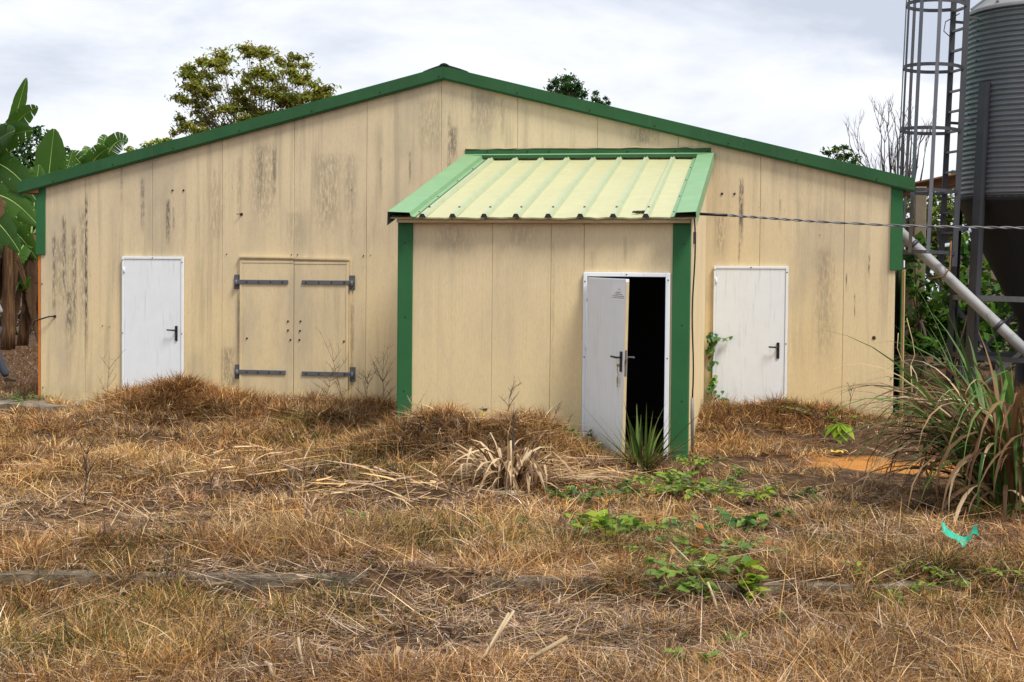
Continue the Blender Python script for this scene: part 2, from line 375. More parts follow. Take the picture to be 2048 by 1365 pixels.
M['orange_leaf'] = leaf_mat('orange_fallen_leaf', (0.40, 0.12, 0.03), (0.55, 0.27, 0.04), 0.3)
M['dry_leaf'] = leaf_mat('dry_blade', (0.40, 0.26, 0.135), (0.72, 0.55, 0.34), 0.25, 0.7, spot=(0.16, 0.09, 0.05))
M['palm_leaf'] = leaf_mat('palm_blade', (0.065, 0.12, 0.022), (0.19, 0.25, 0.05), 0.3, 0.45, spot=(0.22, 0.12, 0.06), spot_amt=0.7)
M['reed_green'] = leaf_mat('green_reed_blade', (0.035, 0.10, 0.018), (0.12, 0.22, 0.04), 0.3, 0.45)
M['reed_brown'] = leaf_mat('brown_reed_blade', (0.07, 0.034, 0.016), (0.24, 0.135, 0.065), 0.2, 0.75)
M['stalk'] = leaf_mat('pale_stalk', (0.40, 0.29, 0.17), (0.58, 0.45, 0.28), 0.15, 0.8, spot=(0.2, 0.12, 0.06))
M['twig'] = paint('dead_twig', (0.17, 0.12, 0.075), 0.9, var=0.3, scale=12)
M['twig_dark'] = paint('dark_bare_twig', (0.055, 0.042, 0.036), 0.9, var=0.3, scale=12)
M['turquoise'] = paint('turquoise_plastic', (0.015, 0.37, 0.235), 0.4, var=0.15, scale=12, dirt_amt=0.2)
M['yellow'] = paint('yellow_plastic', (0.62, 0.45, 0.07), 0.5, var=0.15, scale=10)
M['stone'] = paint('pale_stone', (0.52, 0.45, 0.30), 0.9, var=0.2, scale=10)

# ------------------------------------------------------------------ noise for the terrain
_lat = RNG.random((256, 256))
def vnoise(x, y):
    x = np.asarray(x, float); y = np.asarray(y, float)
    xi = np.floor(x).astype(int); yi = np.floor(y).astype(int); fx = x-xi; fy = y-yi
    fx = fx*fx*(3-2*fx); fy = fy*fy*(3-2*fy)
    g = lambda a, b: _lat[a % 256, b % 256]
    return (g(xi, yi)*(1-fx)+g(xi+1, yi)*fx)*(1-fy)+(g(xi, yi+1)*(1-fx)+g(xi+1, yi+1)*fx)*fy
def fbm(x, y, o=3):
    s = 0; a = 0.5; t = 0
    for k in range(o):
        s = s+a*vnoise(x*2**k+17.3*k, y*2**k+5.1*k); t += a; a *= 0.5
    return s/t

# ------------------------------------------------------------------ dimensions of the building
XL, XR = -6.165, 6.19
RX, EZ, RZ, HALF = -0.035, 3.20, 4.80, 6.45      # ridge x, fascia top at the eave tips, at the ridge, half span
def roof_z(x): return RZ-(RZ-EZ)*abs(x-RX)/HALF
PX0, PX1, PY = 0.363, 3.66, -3.99                 # annex
KA, KB = on_level(0, 1150, -0.30), on_level(2048, 1176, -0.30)
def kerb_y(x): return KA[1]+(np.asarray(x)-KA[0])*(KB[1]-KA[1])/(KB[0]-KA[0])
def spot(px, py, z): return on_level(px, py, z)
m1 = at(350, 830, -1.35); m0 = at(690, 850, -1.2); m2 = at(945, 880, -5.1); m3 = at(1500, 850, -1.0); m4 = at(1680, 850, -1.0)
MOUNDS = [(m1[0], -1.35, 1.30, 0.75, 0.30), (m1[0]+0.9, -1.7, 1.0, 0.7, 0.16), (m0[0], -1.1, 0.75, 0.55, 0.17), (m0[0]+0.4, -2.2, 0.9, 0.9, 0.10), (m2[0], -4.95, 0.90, 0.70, 0.37), (m2[0]-0.9, -4.7, 0.7, 0.7, 0.20), (m2[0]+0.7, -4.75, 0.5, 0.5, 0.20),
          (m3[0], -0.55, 0.75, 0.5, 0.14), (m4[0]-0.2, -0.5, 0.7, 0.5, 0.13), (PX1+0.45, -2.2, 0.5, 1.6, 0.10), (-5.5, -3.2, 1.6, 0.8, 0.10), (-2.0, -6.5, 1.5, 0.8, 0.10)]
def ground_z(x, y):
    x = np.asarray(x, float); y = np.asarray(y, float)
    z = np.interp(y, [-30, -12, -8, -4, -0.4, 0.6, 6, 30, 400], [-0.36, -0.31, -0.30, -0.20, -0.06, -0.06, -0.03, 0.1, 0.5])
    near = np.clip((8-np.abs(y+6))/3, 0, 1)
    z = z+near*((fbm(x*0.8+3, y*0.8)-0.5)*0.16+(fbm(x*2.4, y*2.4+9)-0.5)*0.17+(fbm(x*6.0+4, y*6.0, 2)-0.5)*0.10)
    flat = np.clip((y+0.9)/0.7, 0, 1); z = z*(1-flat)+np.interp(y, [-1, 0.6, 6, 30, 400], [-0.075, -0.07, -0.03, 0.1, 0.5])*flat
    for (mx, my, sx, sy, h) in MOUNDS:
        z = z+h*(.55+.9*fbm(x*1.9+21, y*1.9+3, 3))*np.exp(-((x-mx)/sx)**2-((y-my)/sy)**2)
    z = z-0.13*np.exp(-((x+5.7)/1.3)**4-((y+1.9)/1.0)**4)-0.07*np.exp(-((x+2.6)/.7)**2-((y+1.2)/.8)**2)
    z = z+0.42*np.clip((y-4.6)/4, 0, 1)*np.clip((-6.6-x)/0.8, 0, 1)
    k = kerb_y(x)-y
    z = z-0.13*np.clip(k/0.10, 0, 1)*np.clip((14-np.abs(x-3))/4, 0, 1)
    return z
def gz(x, y): return float(ground_z(np.array([x]), np.array([y]))[0])
_hits = {}
def ground_hit(px, py):
    """the spot of the terrain seen at a pixel"""
    if (px, py) not in _hits:
        d = ray(px, py); P = CAM+d*np.arange(4, 40, 0.02)[:, None]; z = ground_z(P[:, 0], P[:, 1])
        p = P[int(np.argmax(P[:, 2] <= z))]; _hits[(px, py)] = Vector((p[0], p[1], gz(p[0], p[1])))
    return _hits[(px, py)].copy()

# ------------------------------------------------------------------ the ground
ax = np.concatenate([[-900, -400, -200, -100, -60, -40, -28, -20, -15, -12], np.arange(-10, 14.01, 0.11), [16, 20, 28, 40, 60, 100, 200, 400, 900]])
ay = np.concatenate([[-300, -120, -60, -35, -25, -20], np.arange(-17, 1.5, 0.11), np.arange(1.6, 8, 0.4), [9, 11, 14, 18, 24, 32, 45, 60, 90, 150, 300, 700, 1500]])
gx, gy = np.meshgrid(ax, ay); gV = np.stack([gx.ravel(), gy.ravel(), ground_z(gx.ravel(), gy.ravel())], 1)
nx, ny = len(ax), len(ay); ii = np.arange((ny-1)*(nx-1)); rr_, cc_ = ii//(nx-1), ii % (nx-1)
q0 = rr_*nx+cc_
ground = np_mesh('ground', gV, [np.stack([q0, q0+1, q0+nx+1, q0+nx], 1)], M['soil'], smooth=True)
tag(ground, 'dry brown soil of the yard around the shed', None, kind='structure')

# concrete apron along the foot of the gable, and the kerb across the yard
def rough_slab(name, x0, x1, yf, yb, z0, z1, n, label, wob=0.02):
    b = MB()
    top = []; fr = []; bk = []
    for i in range(n+1):
        x = x0+(x1-x0)*i/n
        f = (yf(x) if callable(yf) else yf)+random.uniform(-wob, wob); k = (yb(x) if callable(yb) else yb)
        z = z1+random.uniform(-wob, wob)*0.4
        fr.append((x, f, z)); bk.append((x, k, z+0.004))
    for i in range(n):
        a0, a1, c0, c1 = fr[i], fr[i+1], bk[i], bk[i+1]
        b.add([a0, a1, c1, c0, (a0[0], a0[1]-.01, z0), (a1[0], a1[1]-.01, z0), (c0[0], c0[1], z0), (c1[0], c1[1], z0)], [[0, 1, 2, 3], [4, 5, 1, 0], [7, 6, 3, 2]])
    return tag(b.build(name, M['concrete']), label, None, kind='structure')
rough_slab('concrete_apron', -9.5, -2.2, -0.95, -0.012, -0.3, -0.035, 40, 'broken grey concrete apron along the foot of the shed', 0.05)
rough_slab('foundation_edge', -2.19, XR-0.02, -0.10, -0.012, -0.3, -0.045, 30, 'low concrete edge under the gable panels', 0.008)
rough_slab('kerb', -8, 13, lambda x: float(kerb_y(x)), lambda x: float(kerb_y(x))+0.17, -0.6, -0.298, 90, 'low overgrown concrete kerb across the yard', 0.014)

# ------------------------------------------------------------------ the shed
shed = thing('farm_shed', (0, 0, -0.05), 'large cream panelled gable shed with dark green roof trim and stained walls', 'shed')
DEEP = 16.0
def wall_panel(parent, x0, x1, z0, ztop, y, mat, th=0.06, ch=0.005, name='wall_panel', zb=None):
    """upright panel between two joints; long edges chamfered so that the joint is a real groove"""
    xs = [(x0, ch), (x0+ch, 0.0)]
    for k in (RX,):
        if callable(ztop) and x0+0.02 < k < x1-0.02: xs.append((k, 0.0))
    xs += [(x1-ch, 0.0), (x1, ch), (x1, th), (x0, th)]
    zt = ztop if callable(ztop) else (lambda x: ztop)
    v = [(x, y+d, z0) for x, d in xs]+[(x, y+d, zt(x)) for x, d in xs]; n = len(xs)
    fs = [[i, (i+1) % n, n+(i+1) % n, n+i] for i in range(n)]+[list(range(n))[::-1], list(range(n, 2*n))]
    return MB().add(v, fs).build(name, mat, parent)
seams = [XL, -5.457, -4.407, -3.326, -2.239, -1.160, -0.077, 1.015, 2.144, 3.262, 4.385, 5.510, XR]
for i in range(12):
    wall_panel(shed, seams[i]+0.0015, seams[i+1]-0.0015, -0.045 if i < 4 else -0.06, lambda x: roof_z(x)-0.125, random.uniform(0, 0.004), M['wall'])
# back and side walls
b = MB(); b.prism([(XL+.07, DEEP, -0.1), (XR-.07, DEEP, -0.1), (XR-.07, DEEP, roof_z(XR)-.2), (RX, DEEP, RZ-.2), (XL+.07, DEEP, roof_z(XL)-.2)], (0, 0.08, 0)); b.build('back_wall', M['annex_wall'], shed)
for (nm, x) in (('side_wall', XL), ('side_wall', XR-0.06)):
    for k in range(8):
        y0 = 0.075+k*1.99; MB().box(x, x+0.06, y0, y0+1.985, -0.1, roof_z(x)-0.2, b=0.004).build('side_wall_panel', M['annex_wall'], shed)
# roof
for s in (-1, 1):
    xe = RX+s*(HALF-0.01)
    b = MB(); b.prism([(RX, -0.05, RZ-0.035), (xe, -0.05, EZ-0.03), (xe, -0.05, EZ-0.09), (RX, -0.05, RZ-0.095)], (0, DEEP+0.3, 0))
    rs = b.build('roof_slope', M['green_mid'], shed)
    for k in range(16):
        y0 = 0.5+k*1.0; b = MB(); b.prism([(RX+s*0.25, y0, RZ-0.095), (xe, y0, EZ-0.033), (xe, y0, EZ-0.003), (RX+s*0.25, y0, RZ-0.065)], (0, 0.05, 0)); b.build('roof_rib', M['green_mid'], rs)
# gable fascia boards: a deep folded board and the lip that returns under it
def fascia(x0, x1, dz=0.0, dy=0.0):
    zt = lambda x: roof_z(x)+dz
    h, y0 = 0.150, -0.085+dy
    b = MB(); b.prism([(x0, y0, zt(x0)), (x1, y0, zt(x1)), (x1, y0, zt(x1)-h), (x0, y0, zt(x0)-h)], (0, 0.03, 0))
    o = b.build('gable_fascia', M['green'], shed)
    b = MB(); b.prism([(x0, y0+0.012, zt(x0)-h), (x1, y0+0.012, zt(x1)-h), (x1, y0+0.012, zt(x1)-h-0.022), (x0, y0+0.012, zt(x0)-h-0.022)], (0, 0.075, 0))
    b.build('drip_lip', M['green'], o)
    b = MB(); b.prism([(x0, y0, zt(x0)+0.0015), (x1, y0, zt(x1)+0.0015), (x1, y0, zt(x1)+0.012), (x0, y0, zt(x0)+0.012)], (0, 0.25, 0))
    b.build('top_flange', M['green_mid'], o)
jl, jr = px_x(340, 290, -0.13), px_x(1487, 283, -0.13)
fascia(RX-HALF, jl-0.002, 0.004); fascia(jl, RX-0.001, 0.0, 0.003); fascia(RX+0.001, jr, 0.0); fascia(jr+0.002, RX+HALF, 0.004, 0.003)
for k in range(13):
    xx = RX-HALF+0.5+k*(2*HALF-1.0)/12+random.uniform(-.1, .1)
    MB().disc((xx, -0.0875, roof_z(xx)-0.11), 0.011, (0, -1, 0), 0.006, 8).build('screw', M['rust'], shed)
# ridge capping, black and slightly lifted
b = MB()
pts = [(-0.30, -0.05), (-0.20, -0.012), (-0.07, 0.03), (-0.045, 0.052), (0.0, 0.064), (0.045, 0.052), (0.07, 0.03), (0.22, -0.015), (0.34, -0.058)]
up = [(RX+x, -0.05, RZ+z-0.012*0) for x, z in pts]; lo = [(RX+x, -0.05, RZ+z-0.03) for x, z in pts][::-1]
b.prism(up+lo, (0, DEEP, 0)); b.build('ridge_cap', M['black'], shed)
# soffit timber at the eave ends
for s, x0, x1 in ((-1, RX-HALF+0.02, XL-0.005), (1, XR+0.12, RX+HALF-0.02)):
    MB().box(x0, x1, -0.06, 14.0, EZ-0.145, EZ-0.095).build('eave_timber', M['wood'], shed)
# green corner trims on the upper part of the corners
zl, zr = px_z(80, 510), px_z(1800, 541)
MB().box(XL-0.065, XL+0.083, -0.022, -0.001, zl, roof_z(XL)-0.15, b=0.003).box(XL-0.065, XL-0.045, -0.001, 0.12, zl, roof_z(XL)-0.15).build('corner_trim', M['green_mid'], shed)
MB().box(XR-0.075, XR+0.085, -0.022, -0.001, zr, roof_z(XR)-0.15, b=0.003).box(XR+0.065, XR+0.085, -0.001, 0.12, zr, roof_z(XR)-0.15).build('corner_trim', M['green_mid'], shed)
# raw foam edge of the left side panels
MB().box(XL-0.042, XL-0.003, 0.008, 0.06, -0.04, zl+0.02).build('foam_edge', M['foam'], shed)
# right: dark block standing in for the shade in the gap, and the edge of the outward-hung side shutter
MB().box(XR+0.004, XR+0.075, 0.55, 1.4, -0.10, zr+0.02).build('side_gap_shade', M['interior'], shed)
sh = MB().box(XR+0.078, XR+0.092, 0.0, 1.5, -0.06, zr+0.02).build('side_shutter', M['green'], shed)
MB().box(XR+0.093, XR+0.116, 0.012, 1.5, -0.05, zr+0.0).build('foam_core', M['foam_pale'], sh)
MB().box(XR+0.117, XR+0.130, -0.006, 1.5, -0.06, zr+0.01).build('outer_skin', M['wood_pale'], sh)
b = MB(); c0 = np.array([XR+0.10, -0.03, 0])
b.tube([(XR+0.05, -0.02, 1.15), (XR+0.04, -0.03, 0.95), (XR+0.10, -0.04, 0.78), (XR+0.22, -0.02, 0.72), (XR+0.27, -0.02, 0.86), (XR+0.24, 0.0, 1.05), (XR+0.16, 0.02, 1.35)], 0.005, 6)
b.tube([(XR+0.22, -0.02, 0.72), (XR+0.29, -0.02, 0.60), (XR+0.33, -0.02, 0.42), (XR+0.24, -0.02, 0.22)], 0.007, 6); b.tube([(XR+0.22, -0.02, 0.72), (XR+0.24, -0.03, 0.4), (XR+0.24, -0.03, 0.1)], 0.007, 6)
b.build('loose_wire', M['wood_pale'], shed)

# bolts and holes in the gable
def bolt(parent, px, py, Y, r=0.013, mat='rust', name='bolt', h=0.012):
    p = at(px, py, Y); MB().disc((p[0], Y+0.002, p[2]), r, (0, -1, 0), h).build(name, M[mat], parent)
for (px, py, r) in [(345, 381, .016), (367, 381, .016), (483, 429, .024), (1444, 388, .018), (1469, 388, .016), (1748, 676, .026), (453, 509, .008), (727, 512, .010), (741, 511, .007), (583, 510, .009), (595, 510, .009), (110, 633, .022), (703, 380, .006), (1640, 470, .006), (84, 568, .009), (86, 775, .009), (1782, 758, .009), (205, 652, .008), (219, 654, .006)]:
    bolt(shed, px, py, 0.0, r)
p = at(483, 429, -0.01); b = MB(); b.tube([(p[0], -0.005, p[2]), (p[0]-0.03, -0.04, p[2]+0.004), (p[0]-0.058, -0.05, p[2]-0.002)], 0.006, 6); b.build('wire_stub', M['black'], shed)
p = at(110, 633, -0.01); e_ = at(76, 642, 0.0)
b = MB(); b.tube([(p[0], -0.004, p[2]), (p[0]-0.06, -0.07, p[2]-0.004), (p[0]-0.16, -0.09, p[2]-0.035), (e_[0]-0.02, -0.05, e_[2]), (e_[0]-0.09, 0.02, e_[2]-0.07)], 0.011, 6); b.build('cable_stub', M['black'], shed)

def lever_handle(parent, x, z, y, M4=None, inner=False):
    """black backplate with a lever to the left and a lock cylinder"""
    b = MB(); b.box(x-0.020, x+0.020, y-0.016, y-0.0015, z-0.155, z+0.065, b=0.005, M=M4)
    o = b
    pts = [(x, y-0.012, z), (x, y-0.055, z), (x-0.02, y-0.062, z), (x-0.125, y-0.062, z+0.004)]
    o.tube([(M4 @ Vector(p) if M4 else p) for p in pts], 0.011, 8)
    pts = [(x, y-0.012, z-0.085), (x, y-0.024, z-0.085)]
    o.tube([(M4 @ Vector(p) if M4 else p) for p in pts], 0.012, 10)
    h = o.build('handle', M['black'], parent); return h
def closed_door(px0, px1, pyt, pyb, hx, hy, nm):
    a = at(px0, pyt, 0); c = at(px1, pyt, 0); zb = px_z((px0+px1)/2, pyb)
    x0, x1, z1 = a[0], c[0], (a[2]+c[2])/2
    d = MB().box(x0+0.036, x1-0.036, -0.030, -0.0045, zb, z1-0.036, b=0.004).build('door', M['white'], shed)
    fr = MB(); fr.box(x0, x0+0.034, -0.040, -0.0045, zb, z1, b=0.003); fr.box(x1-0.034, x1, -0.040, -0.0045, zb, z1, b=0.003); fr.box(x0+0.0345, x1-0.0345, -0.0395, -0.0045, z1-0.034, z1, b=0.003)
    fr.build('frame', M['white_frame'], d)
    for zz in (z1-0.20, zb+0.26):
        h = MB(); h.tube([(x0+0.032, -0.045, zz-0.045), (x0+0.032, -0.045, zz+0.045)], 0.008, 8); h.box(x0+0.034, x0+0.052, -0.034, -0.0305, zz-0.03, zz+0.03); h.build('hinge', M['white_frame'], d)
    hp = at(hx, hy, -0.03); lever_handle(d, hp[0], hp[2], -0.030)
    for (bx, bz) in ((x0+0.017, z1-0.05), ((x0+x1)/2, z1-0.017), (x1-0.017, z1-0.08), (x1-0.017, (zb+z1)/2-0.05), (x0+0.017, (zb+z1)/2-0.05)):
        MB().disc((bx, -0.041, bz), 0.009, (0, -1, 0), 0.004).build('screw', M['rust'], d)
    return d
closed_door(246, 368.5, 514, 806, 353, 661, 'l')
closed_door(1428, 1577, 533, 826, 1556, 695, 'r')

# the double hatch
hx0, hx1 = px_x(481, 600), px_x(698, 600); hm = px_x(589, 600); hz1 = px_z(589, 522); hz0 = px_z(589, 808)
fr = MB(); fr.box(hx0-0.040, hx0-0.004, -0.012, -0.0045, hz0, hz1+0.02, b=0.002); fr.box(hx1+0.004, hx1+0.040, -0.014, -0.0045, hz0, hz1+0.01, b=0.002)
hatch = fr.build('hatch_frame', M['wall'], shed)
b = MB(); b.prism([(hx0-0.015, -0.055, hz1+0.060), (hm+0.01, -0.055, hz1+0.048), (hm+0.01, -0.055, hz1+0.034), (hx0-0.015, -0.055, hz1+0.046)], (0, 0.05, 0)); b.prism([(hm+0.012, -0.052, hz1+0.046), (hx1+0.01, -0.052, hz1+0.030), (hx1+0.01, -0.052, hz1+0.012), (hm+0.012, -0.052, hz1+0.028)], (0, 0.047, 0))
b.build('drip_cap', M['wall'], hatch)
for s, (x0, x1) in ((-1, (hx0, hm-0.004)), (1, (hm+0.004, hx1))):
    zt = hz1-(0.0 if s < 0 else 0.012)
    leaf = MB().box(x0, x1, -0.034, -0.0045, hz0, zt, b=0.004).build('hatch_leaf', M['wall'], shed)
    e0, e1 = (x0+0.001, x0+0.035) if s < 0 else (x1-0.035, x1-0.001)
    MB().box(e0, e1, -0.041, -0.0345, hz0+0.01, zt-0.04, b=0.002).build('edge_strip', M['wall'], leaf)
    MB().box(x0+0.002, x1-0.002, -0.040, -0.0345, zt-0.034, zt-0.004, b=0.002).build('top_strip', M['wall'], leaf)
    for (py, (a0, a1)) in (((564.5, 564.5), (475, 578)), ((744.5, 745), (477, 574))) if s < 0 else (((565.5, 566), (605, 703)), ((748, 749), (606, 705))):
        zc = px_z((a0+a1)/2, py[0] if isinstance(py, tuple) else py)
        xa, xb = px_x(a0, 650), px_x(a1, 650)
        st = MB().box(xa, xb, -0.050, -0.0425, zc-0.030, zc+0.030, b=0.002).build('strap_hinge', M['iron'], leaf)
        for k in range(4):
            bx = xa+(xb-xa)*(0.2+0.23*k) if s < 0 else xa+(xb-xa)*(0.09+0.26*k)
        cxp = xa-0.005 if s < 0 else xb+0.012
        hp = MB().box(cxp-0.042, cxp+0.042, -0.020, -0.0145, zc-0.105, zc+0.105, b=0.002)
        hp.tube([(cxp, -0.050, zc-0.062), (cxp, -0.050, zc+0.03)], 0.020, 10)
        for (ax_, az_) in ((-.028, .085), (.028, .085), (-.028, -.085), (.028, -.085), (-.028, 0), (.028, 0)):
            hp.disc((cxp+ax_, -0.020, zc+az_), 0.008, (0, -1, 0), 0.006, 8)
        hp.build('hinge_plate', M['iron'], hatch)
        for k in range(4):
            bx = xa+(xb-xa)*(0.2+0.23*k) if s < 0 else xa+(xb-xa)*(0.09+0.26*k)
            MB().disc((bx, -0.0505, zc), 0.012, (0, -1, 0), 0.007, 8).build('bolt', M['black'], leaf)
    for (px, py) in ([(576, 643), (576, 661), (581, 680), (494, 677)] if s < 0 else [(601, 643), (600, 662), (599, 680), (688, 683)]):
        p = at(px, py, -0.035); MB().disc((p[0], -0.0345, p[2]), 0.015, (0, -1, 0), 0.012).build('bolt', M['rust'], leaf)

# ------------------------------------------------------------------ the annex with the open door
AZ0 = -0.30
annex = thing('entrance_annex', ((PX0+PX1)/2, PY/2, AZ0), 'cream entrance annex with pale ribbed lean-to roof and green corner posts', 'annex')
FR_Z, BK_Z = 2.49, 3.51                                   # roof sheet at its front edge and at the gable
RY0, RY1 = PY-0.15, -0.005
def arz(y): return FR_Z+(BK_Z-FR_Z)*(y-RY0)/(RY1-RY0)
dx0, dx1 = px_x(1166, 700, PY), px_x(1339, 700, PY); dzt = px_z(1250, 546, PY); dzb = -0.24
pw = [PX0+0.02, px_x(984, 600, PY), px_x(1101, 600, PY), dx0-0.001]
wtop = arz(PY)-0.07
for i in range(3):
    wall_panel(annex, pw[i]+0.0015, pw[i+1]-0.0015, AZ0, wtop, PY, M['annex_wall'], ch=(0.004 if i != 1 else 0.002))
wall_panel(annex, dx0+0.0005, px_x(1345, 600, PY)+0.06, dzt-0.03, wtop, PY, M['annex_wall'])
wall_panel(annex, dx1-0.012, px_x(1345, 600, PY)+0.06, AZ0, dzt-0.032, PY, M['annex_wall'])
for (x0, x1) in ((PX0, PX0+0.06), (PX1-0.06, PX1)):
    ys = [PY+0.062, PY+1.2, PY+2.3, -0.002]
    for i in range(3):
        v = []; y0, y1 = ys[i]+.002, ys[i+1]-.002
        b = MB(); b.prism([(x0, y0, AZ0), (x0, y1, AZ0), (x0, y1, arz(y1)-0.06), (x0, y0, arz(y0)-0.06)], (x1-x0, 0, 0)); b.build('side_wall_panel', M['annex_wall'], annex)
# dark lining inside, so that the doorway looks into an unlit room
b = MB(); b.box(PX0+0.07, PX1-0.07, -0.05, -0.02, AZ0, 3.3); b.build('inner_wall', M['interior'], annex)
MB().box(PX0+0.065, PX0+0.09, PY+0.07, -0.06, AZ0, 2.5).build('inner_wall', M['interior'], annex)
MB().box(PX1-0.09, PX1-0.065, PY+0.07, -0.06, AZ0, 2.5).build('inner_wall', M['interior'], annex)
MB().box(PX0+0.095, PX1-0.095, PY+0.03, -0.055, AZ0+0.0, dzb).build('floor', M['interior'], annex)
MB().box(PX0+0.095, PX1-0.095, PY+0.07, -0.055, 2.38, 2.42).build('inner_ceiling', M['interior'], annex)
# green corner posts
gx0, gx1 = px_x(825.5, 600, PY), px_x(1344.5, 600, PY)
MB().box(PX0-0.012, gx0, PY-0.026, PY-0.002, AZ0, wtop+0.04, b=0.004).box(PX0-0.024, PX0-0.002, PY-0.024, PY+0.15, AZ0, wtop+0.04, b=0.003).build('corner_post', M['green_mid'], annex)
MB().box(gx1, PX1+0.012, PY-0.026, PY-0.002, AZ0, wtop+0.04, b=0.004).box(PX1+0.002, PX1+0.020, PY-0.024, PY+0.14, AZ0, wtop+0.04, b=0.003).build('corner_post', M['green_mid'], annex)
for (xx, zz) in ((PX0+.06, 2.2), (PX0+.07, 1.35), (PX0+.06, .5), (PX1-.05, 2.2), (PX1-.06, 1.3), (PX1-.05, .45)): MB().disc((xx, PY-0.0262, zz), 0.009, (0, -1, 0), 0.005, 8).build('screw', M['rust'], annex)
# timber under the front edge
MB().box(PX0-0.02, PX1+0.02, PY-0.10, PY-0.03, FR_Z-0.062, FR_Z-0.022, b=0.003).build('eave_timber', M['wood_pale'], annex)
# roof sheets
RX0, RX1 = PX0-0.09, PX1+0.09
slope = Vector((0, RY1-RY0, BK_Z-FR_Z)).normalized(); rnrm = Vector((0, -slope.z, slope.y))
def on_roof(x, t, h=0.0):
    """t 0..1 from the front edge to the gable, h above the sheet"""
    return Vector((x, RY0+(RY1-RY0)*t, FR_Z+(BK_Z-FR_Z)*t))+rnrm*h
rib_x = [float(at(a, 432, RY0)[0]) for a in (845.5, 906, 969, 1032.5, 1097, 1161, 1226.6, 1292)]
cuts = [RX0+0.01]+rib_x+[RX1-0.01]
for i in range(9):
    x0, x1 = cuts[i], cuts[i+1]; b = MB(); n = 6; vs = []; fs = []
    for k in range(n+1):
        t = k/n
        for j in range(5):
            x = x0+(x1-x0)*j/4; sagz = -0.004*math.sin(math.pi*j/4)+(random.uniform(-0.007, 0.002) if k == 0 else random.uniform(-0.0015, 0.0015))
            vs.append(on_roof(x, t if k else random.uniform(-0.004, 0.004), sagz))
    m_ = len(vs); vs += [p-rnrm*0.018 for p in vs]
    for k in range(n):
        for j in range(4):
            a = k*5+j; fs += [[a, a+1, a+6, a+5], [m_+a+5, m_+a+6, m_+a+1, m_+a]]
    for j in range(4): fs.append([j+1, j, m_+j, m_+j+1])
    b.add(vs, fs); b.build('roof_sheet', M['roof_pale'], annex)
for x in rib_x:
    b = MB(); w0, w1, h = 0.042, 0.020, 0.042; vs = []
    for t in (-0.006, 0.985):
        for (dx, hh) in ((-w0, 0.001), (-w1, h), (w1, h), (w0, 0.001)): vs.append(on_roof(x+dx, t, hh))
    b.add(vs, [[0, 1, 5, 4], [1, 2, 6, 5], [2, 3, 7, 6], [7, 6, 5, 4]])
    b.add([vs[0]-rnrm*0.0, vs[1], vs[2], vs[3]], [[3, 2, 1, 0]], 1)
    rb = b.build('roof_rib', [M['rib_pale'], M['interior']], annex)
    for t in (0.085, 0.965):
        c = on_roof(x, t, h); MB().disc(c, 0.014, rnrm, 0.012, 8).build('screw', M['rust'], rb)
# side flashings: a raised flat, a step down to the sheet, and an outer apron
def flashing(xo, xi, s):
    b = MB(); n = 4; vs = []; prof = [(xo-s*0.012, -0.16), (xo, 0.075), (xi-s*0.06, 0.065), (xi-s*0.045, 0.020), (xi, 0.014)]
    for t in (-0.018, 1.0):
        for (x, h) in prof:
            p = on_roof(x, t, h)
            if h < 0: p = on_roof(xo-s*0.002, t, 0.07)+Vector((-s*0.004, 0, -0.15))
            vs.append(p)
    k = len(prof); f = [[i, i+1, k+i+1, k+i] for i in range(k-1)]
    if s < 0: f = [q[::-1] for q in f]
    b.add(vs, f); vs2 = [Vector(p)+Vector((0, 0, -0.006)) for p in vs]; b.add(vs2, [q[::-1] for q in f], 1)  # inner layer in grey: the shadow inside the flashing put into its colour
    o = b.build('side_flashing', [M['green_light'], M['iron']], annex)
    for t in (0.05, 0.28, 0.55, 0.78, 0.97):
        MB().disc(on_roof(xi-s*0.018, t, 0.017), 0.010, rnrm, 0.008, 8).build('screw', M['rust'], o)
flashing(RX0, px_x(833, 432, RY0), 1); flashing(RX1, px_x(1342, 432, RY0), -1)
# apron flashing against the gable
ax0, ax1 = px_x(930, 305, -0.02), px_x(1422, 300, -0.02); zt = px_z(1180, 297, -0.02)
b = MB(); nseg = 14; prof = [(-0.006, zt), (-0.012, BK_Z+0.075), (-0.10, BK_Z+0.052), (-0.104, BK_Z+0.005)]
vs = []; 
for i in range(nseg+1):
    x = ax0+(ax1-ax0)*i/nseg; jz = random.uniform(-0.008, 0.008)
    for k, (y, z) in enumerate(prof): vs.append((x, y, z+(jz if k == 0 else 0)))
f = []
for i in range(nseg):
    for k in range(3): f.append([i*4+k+1, (i+1)*4+k+1, (i+1)*4+k, i*4+k])
mi_ = [0, 1, 0]
for i in range(nseg):
    for k in range(3): b.add([vs[i*4+k+1], vs[(i+1)*4+k+1], vs[(i+1)*4+k], vs[i*4+k]], [[0, 1, 2, 3]], mi_[k])
apron = b.build('apron_flashing', [M['green'], M['green_light']], annex)
b = MB(); pts = [(ax0+(ax1-ax0)*i/30, -0.010, zt+random.uniform(-0.004, 0.012)) for i in range(31)]; b.tube(pts, [random.uniform(0.003, 0.010) for _ in pts], 6); b.build('sealant', M['wood_pale'], apron)
for px in (975, 1055, 1098, 1255, 1350, 1415): bolt(apron, px, 303, -0.014, 0.010)
# wad of black dirt on the sheet
c = on_roof(float(at(1278, 428, RY0+0.05)[0]), 0.05, 0.012); b = MB()
for k in range(26):
    p = c+Vector((random.uniform(-.06, .06), random.uniform(-.05, .06), random.uniform(-0.004, .014))); d = Vector((random.uniform(-.05, .05), random.uniform(-.01, .01), random.uniform(-.004, .008)))
    b.tube([p-d, p, p+d], [0.004, 0.009, 0.004], 5)
wad = b.build('debris_clump', M['twig_dark']); tag(wad, 'small black clump of debris on the pale annex roof edge', 'debris')

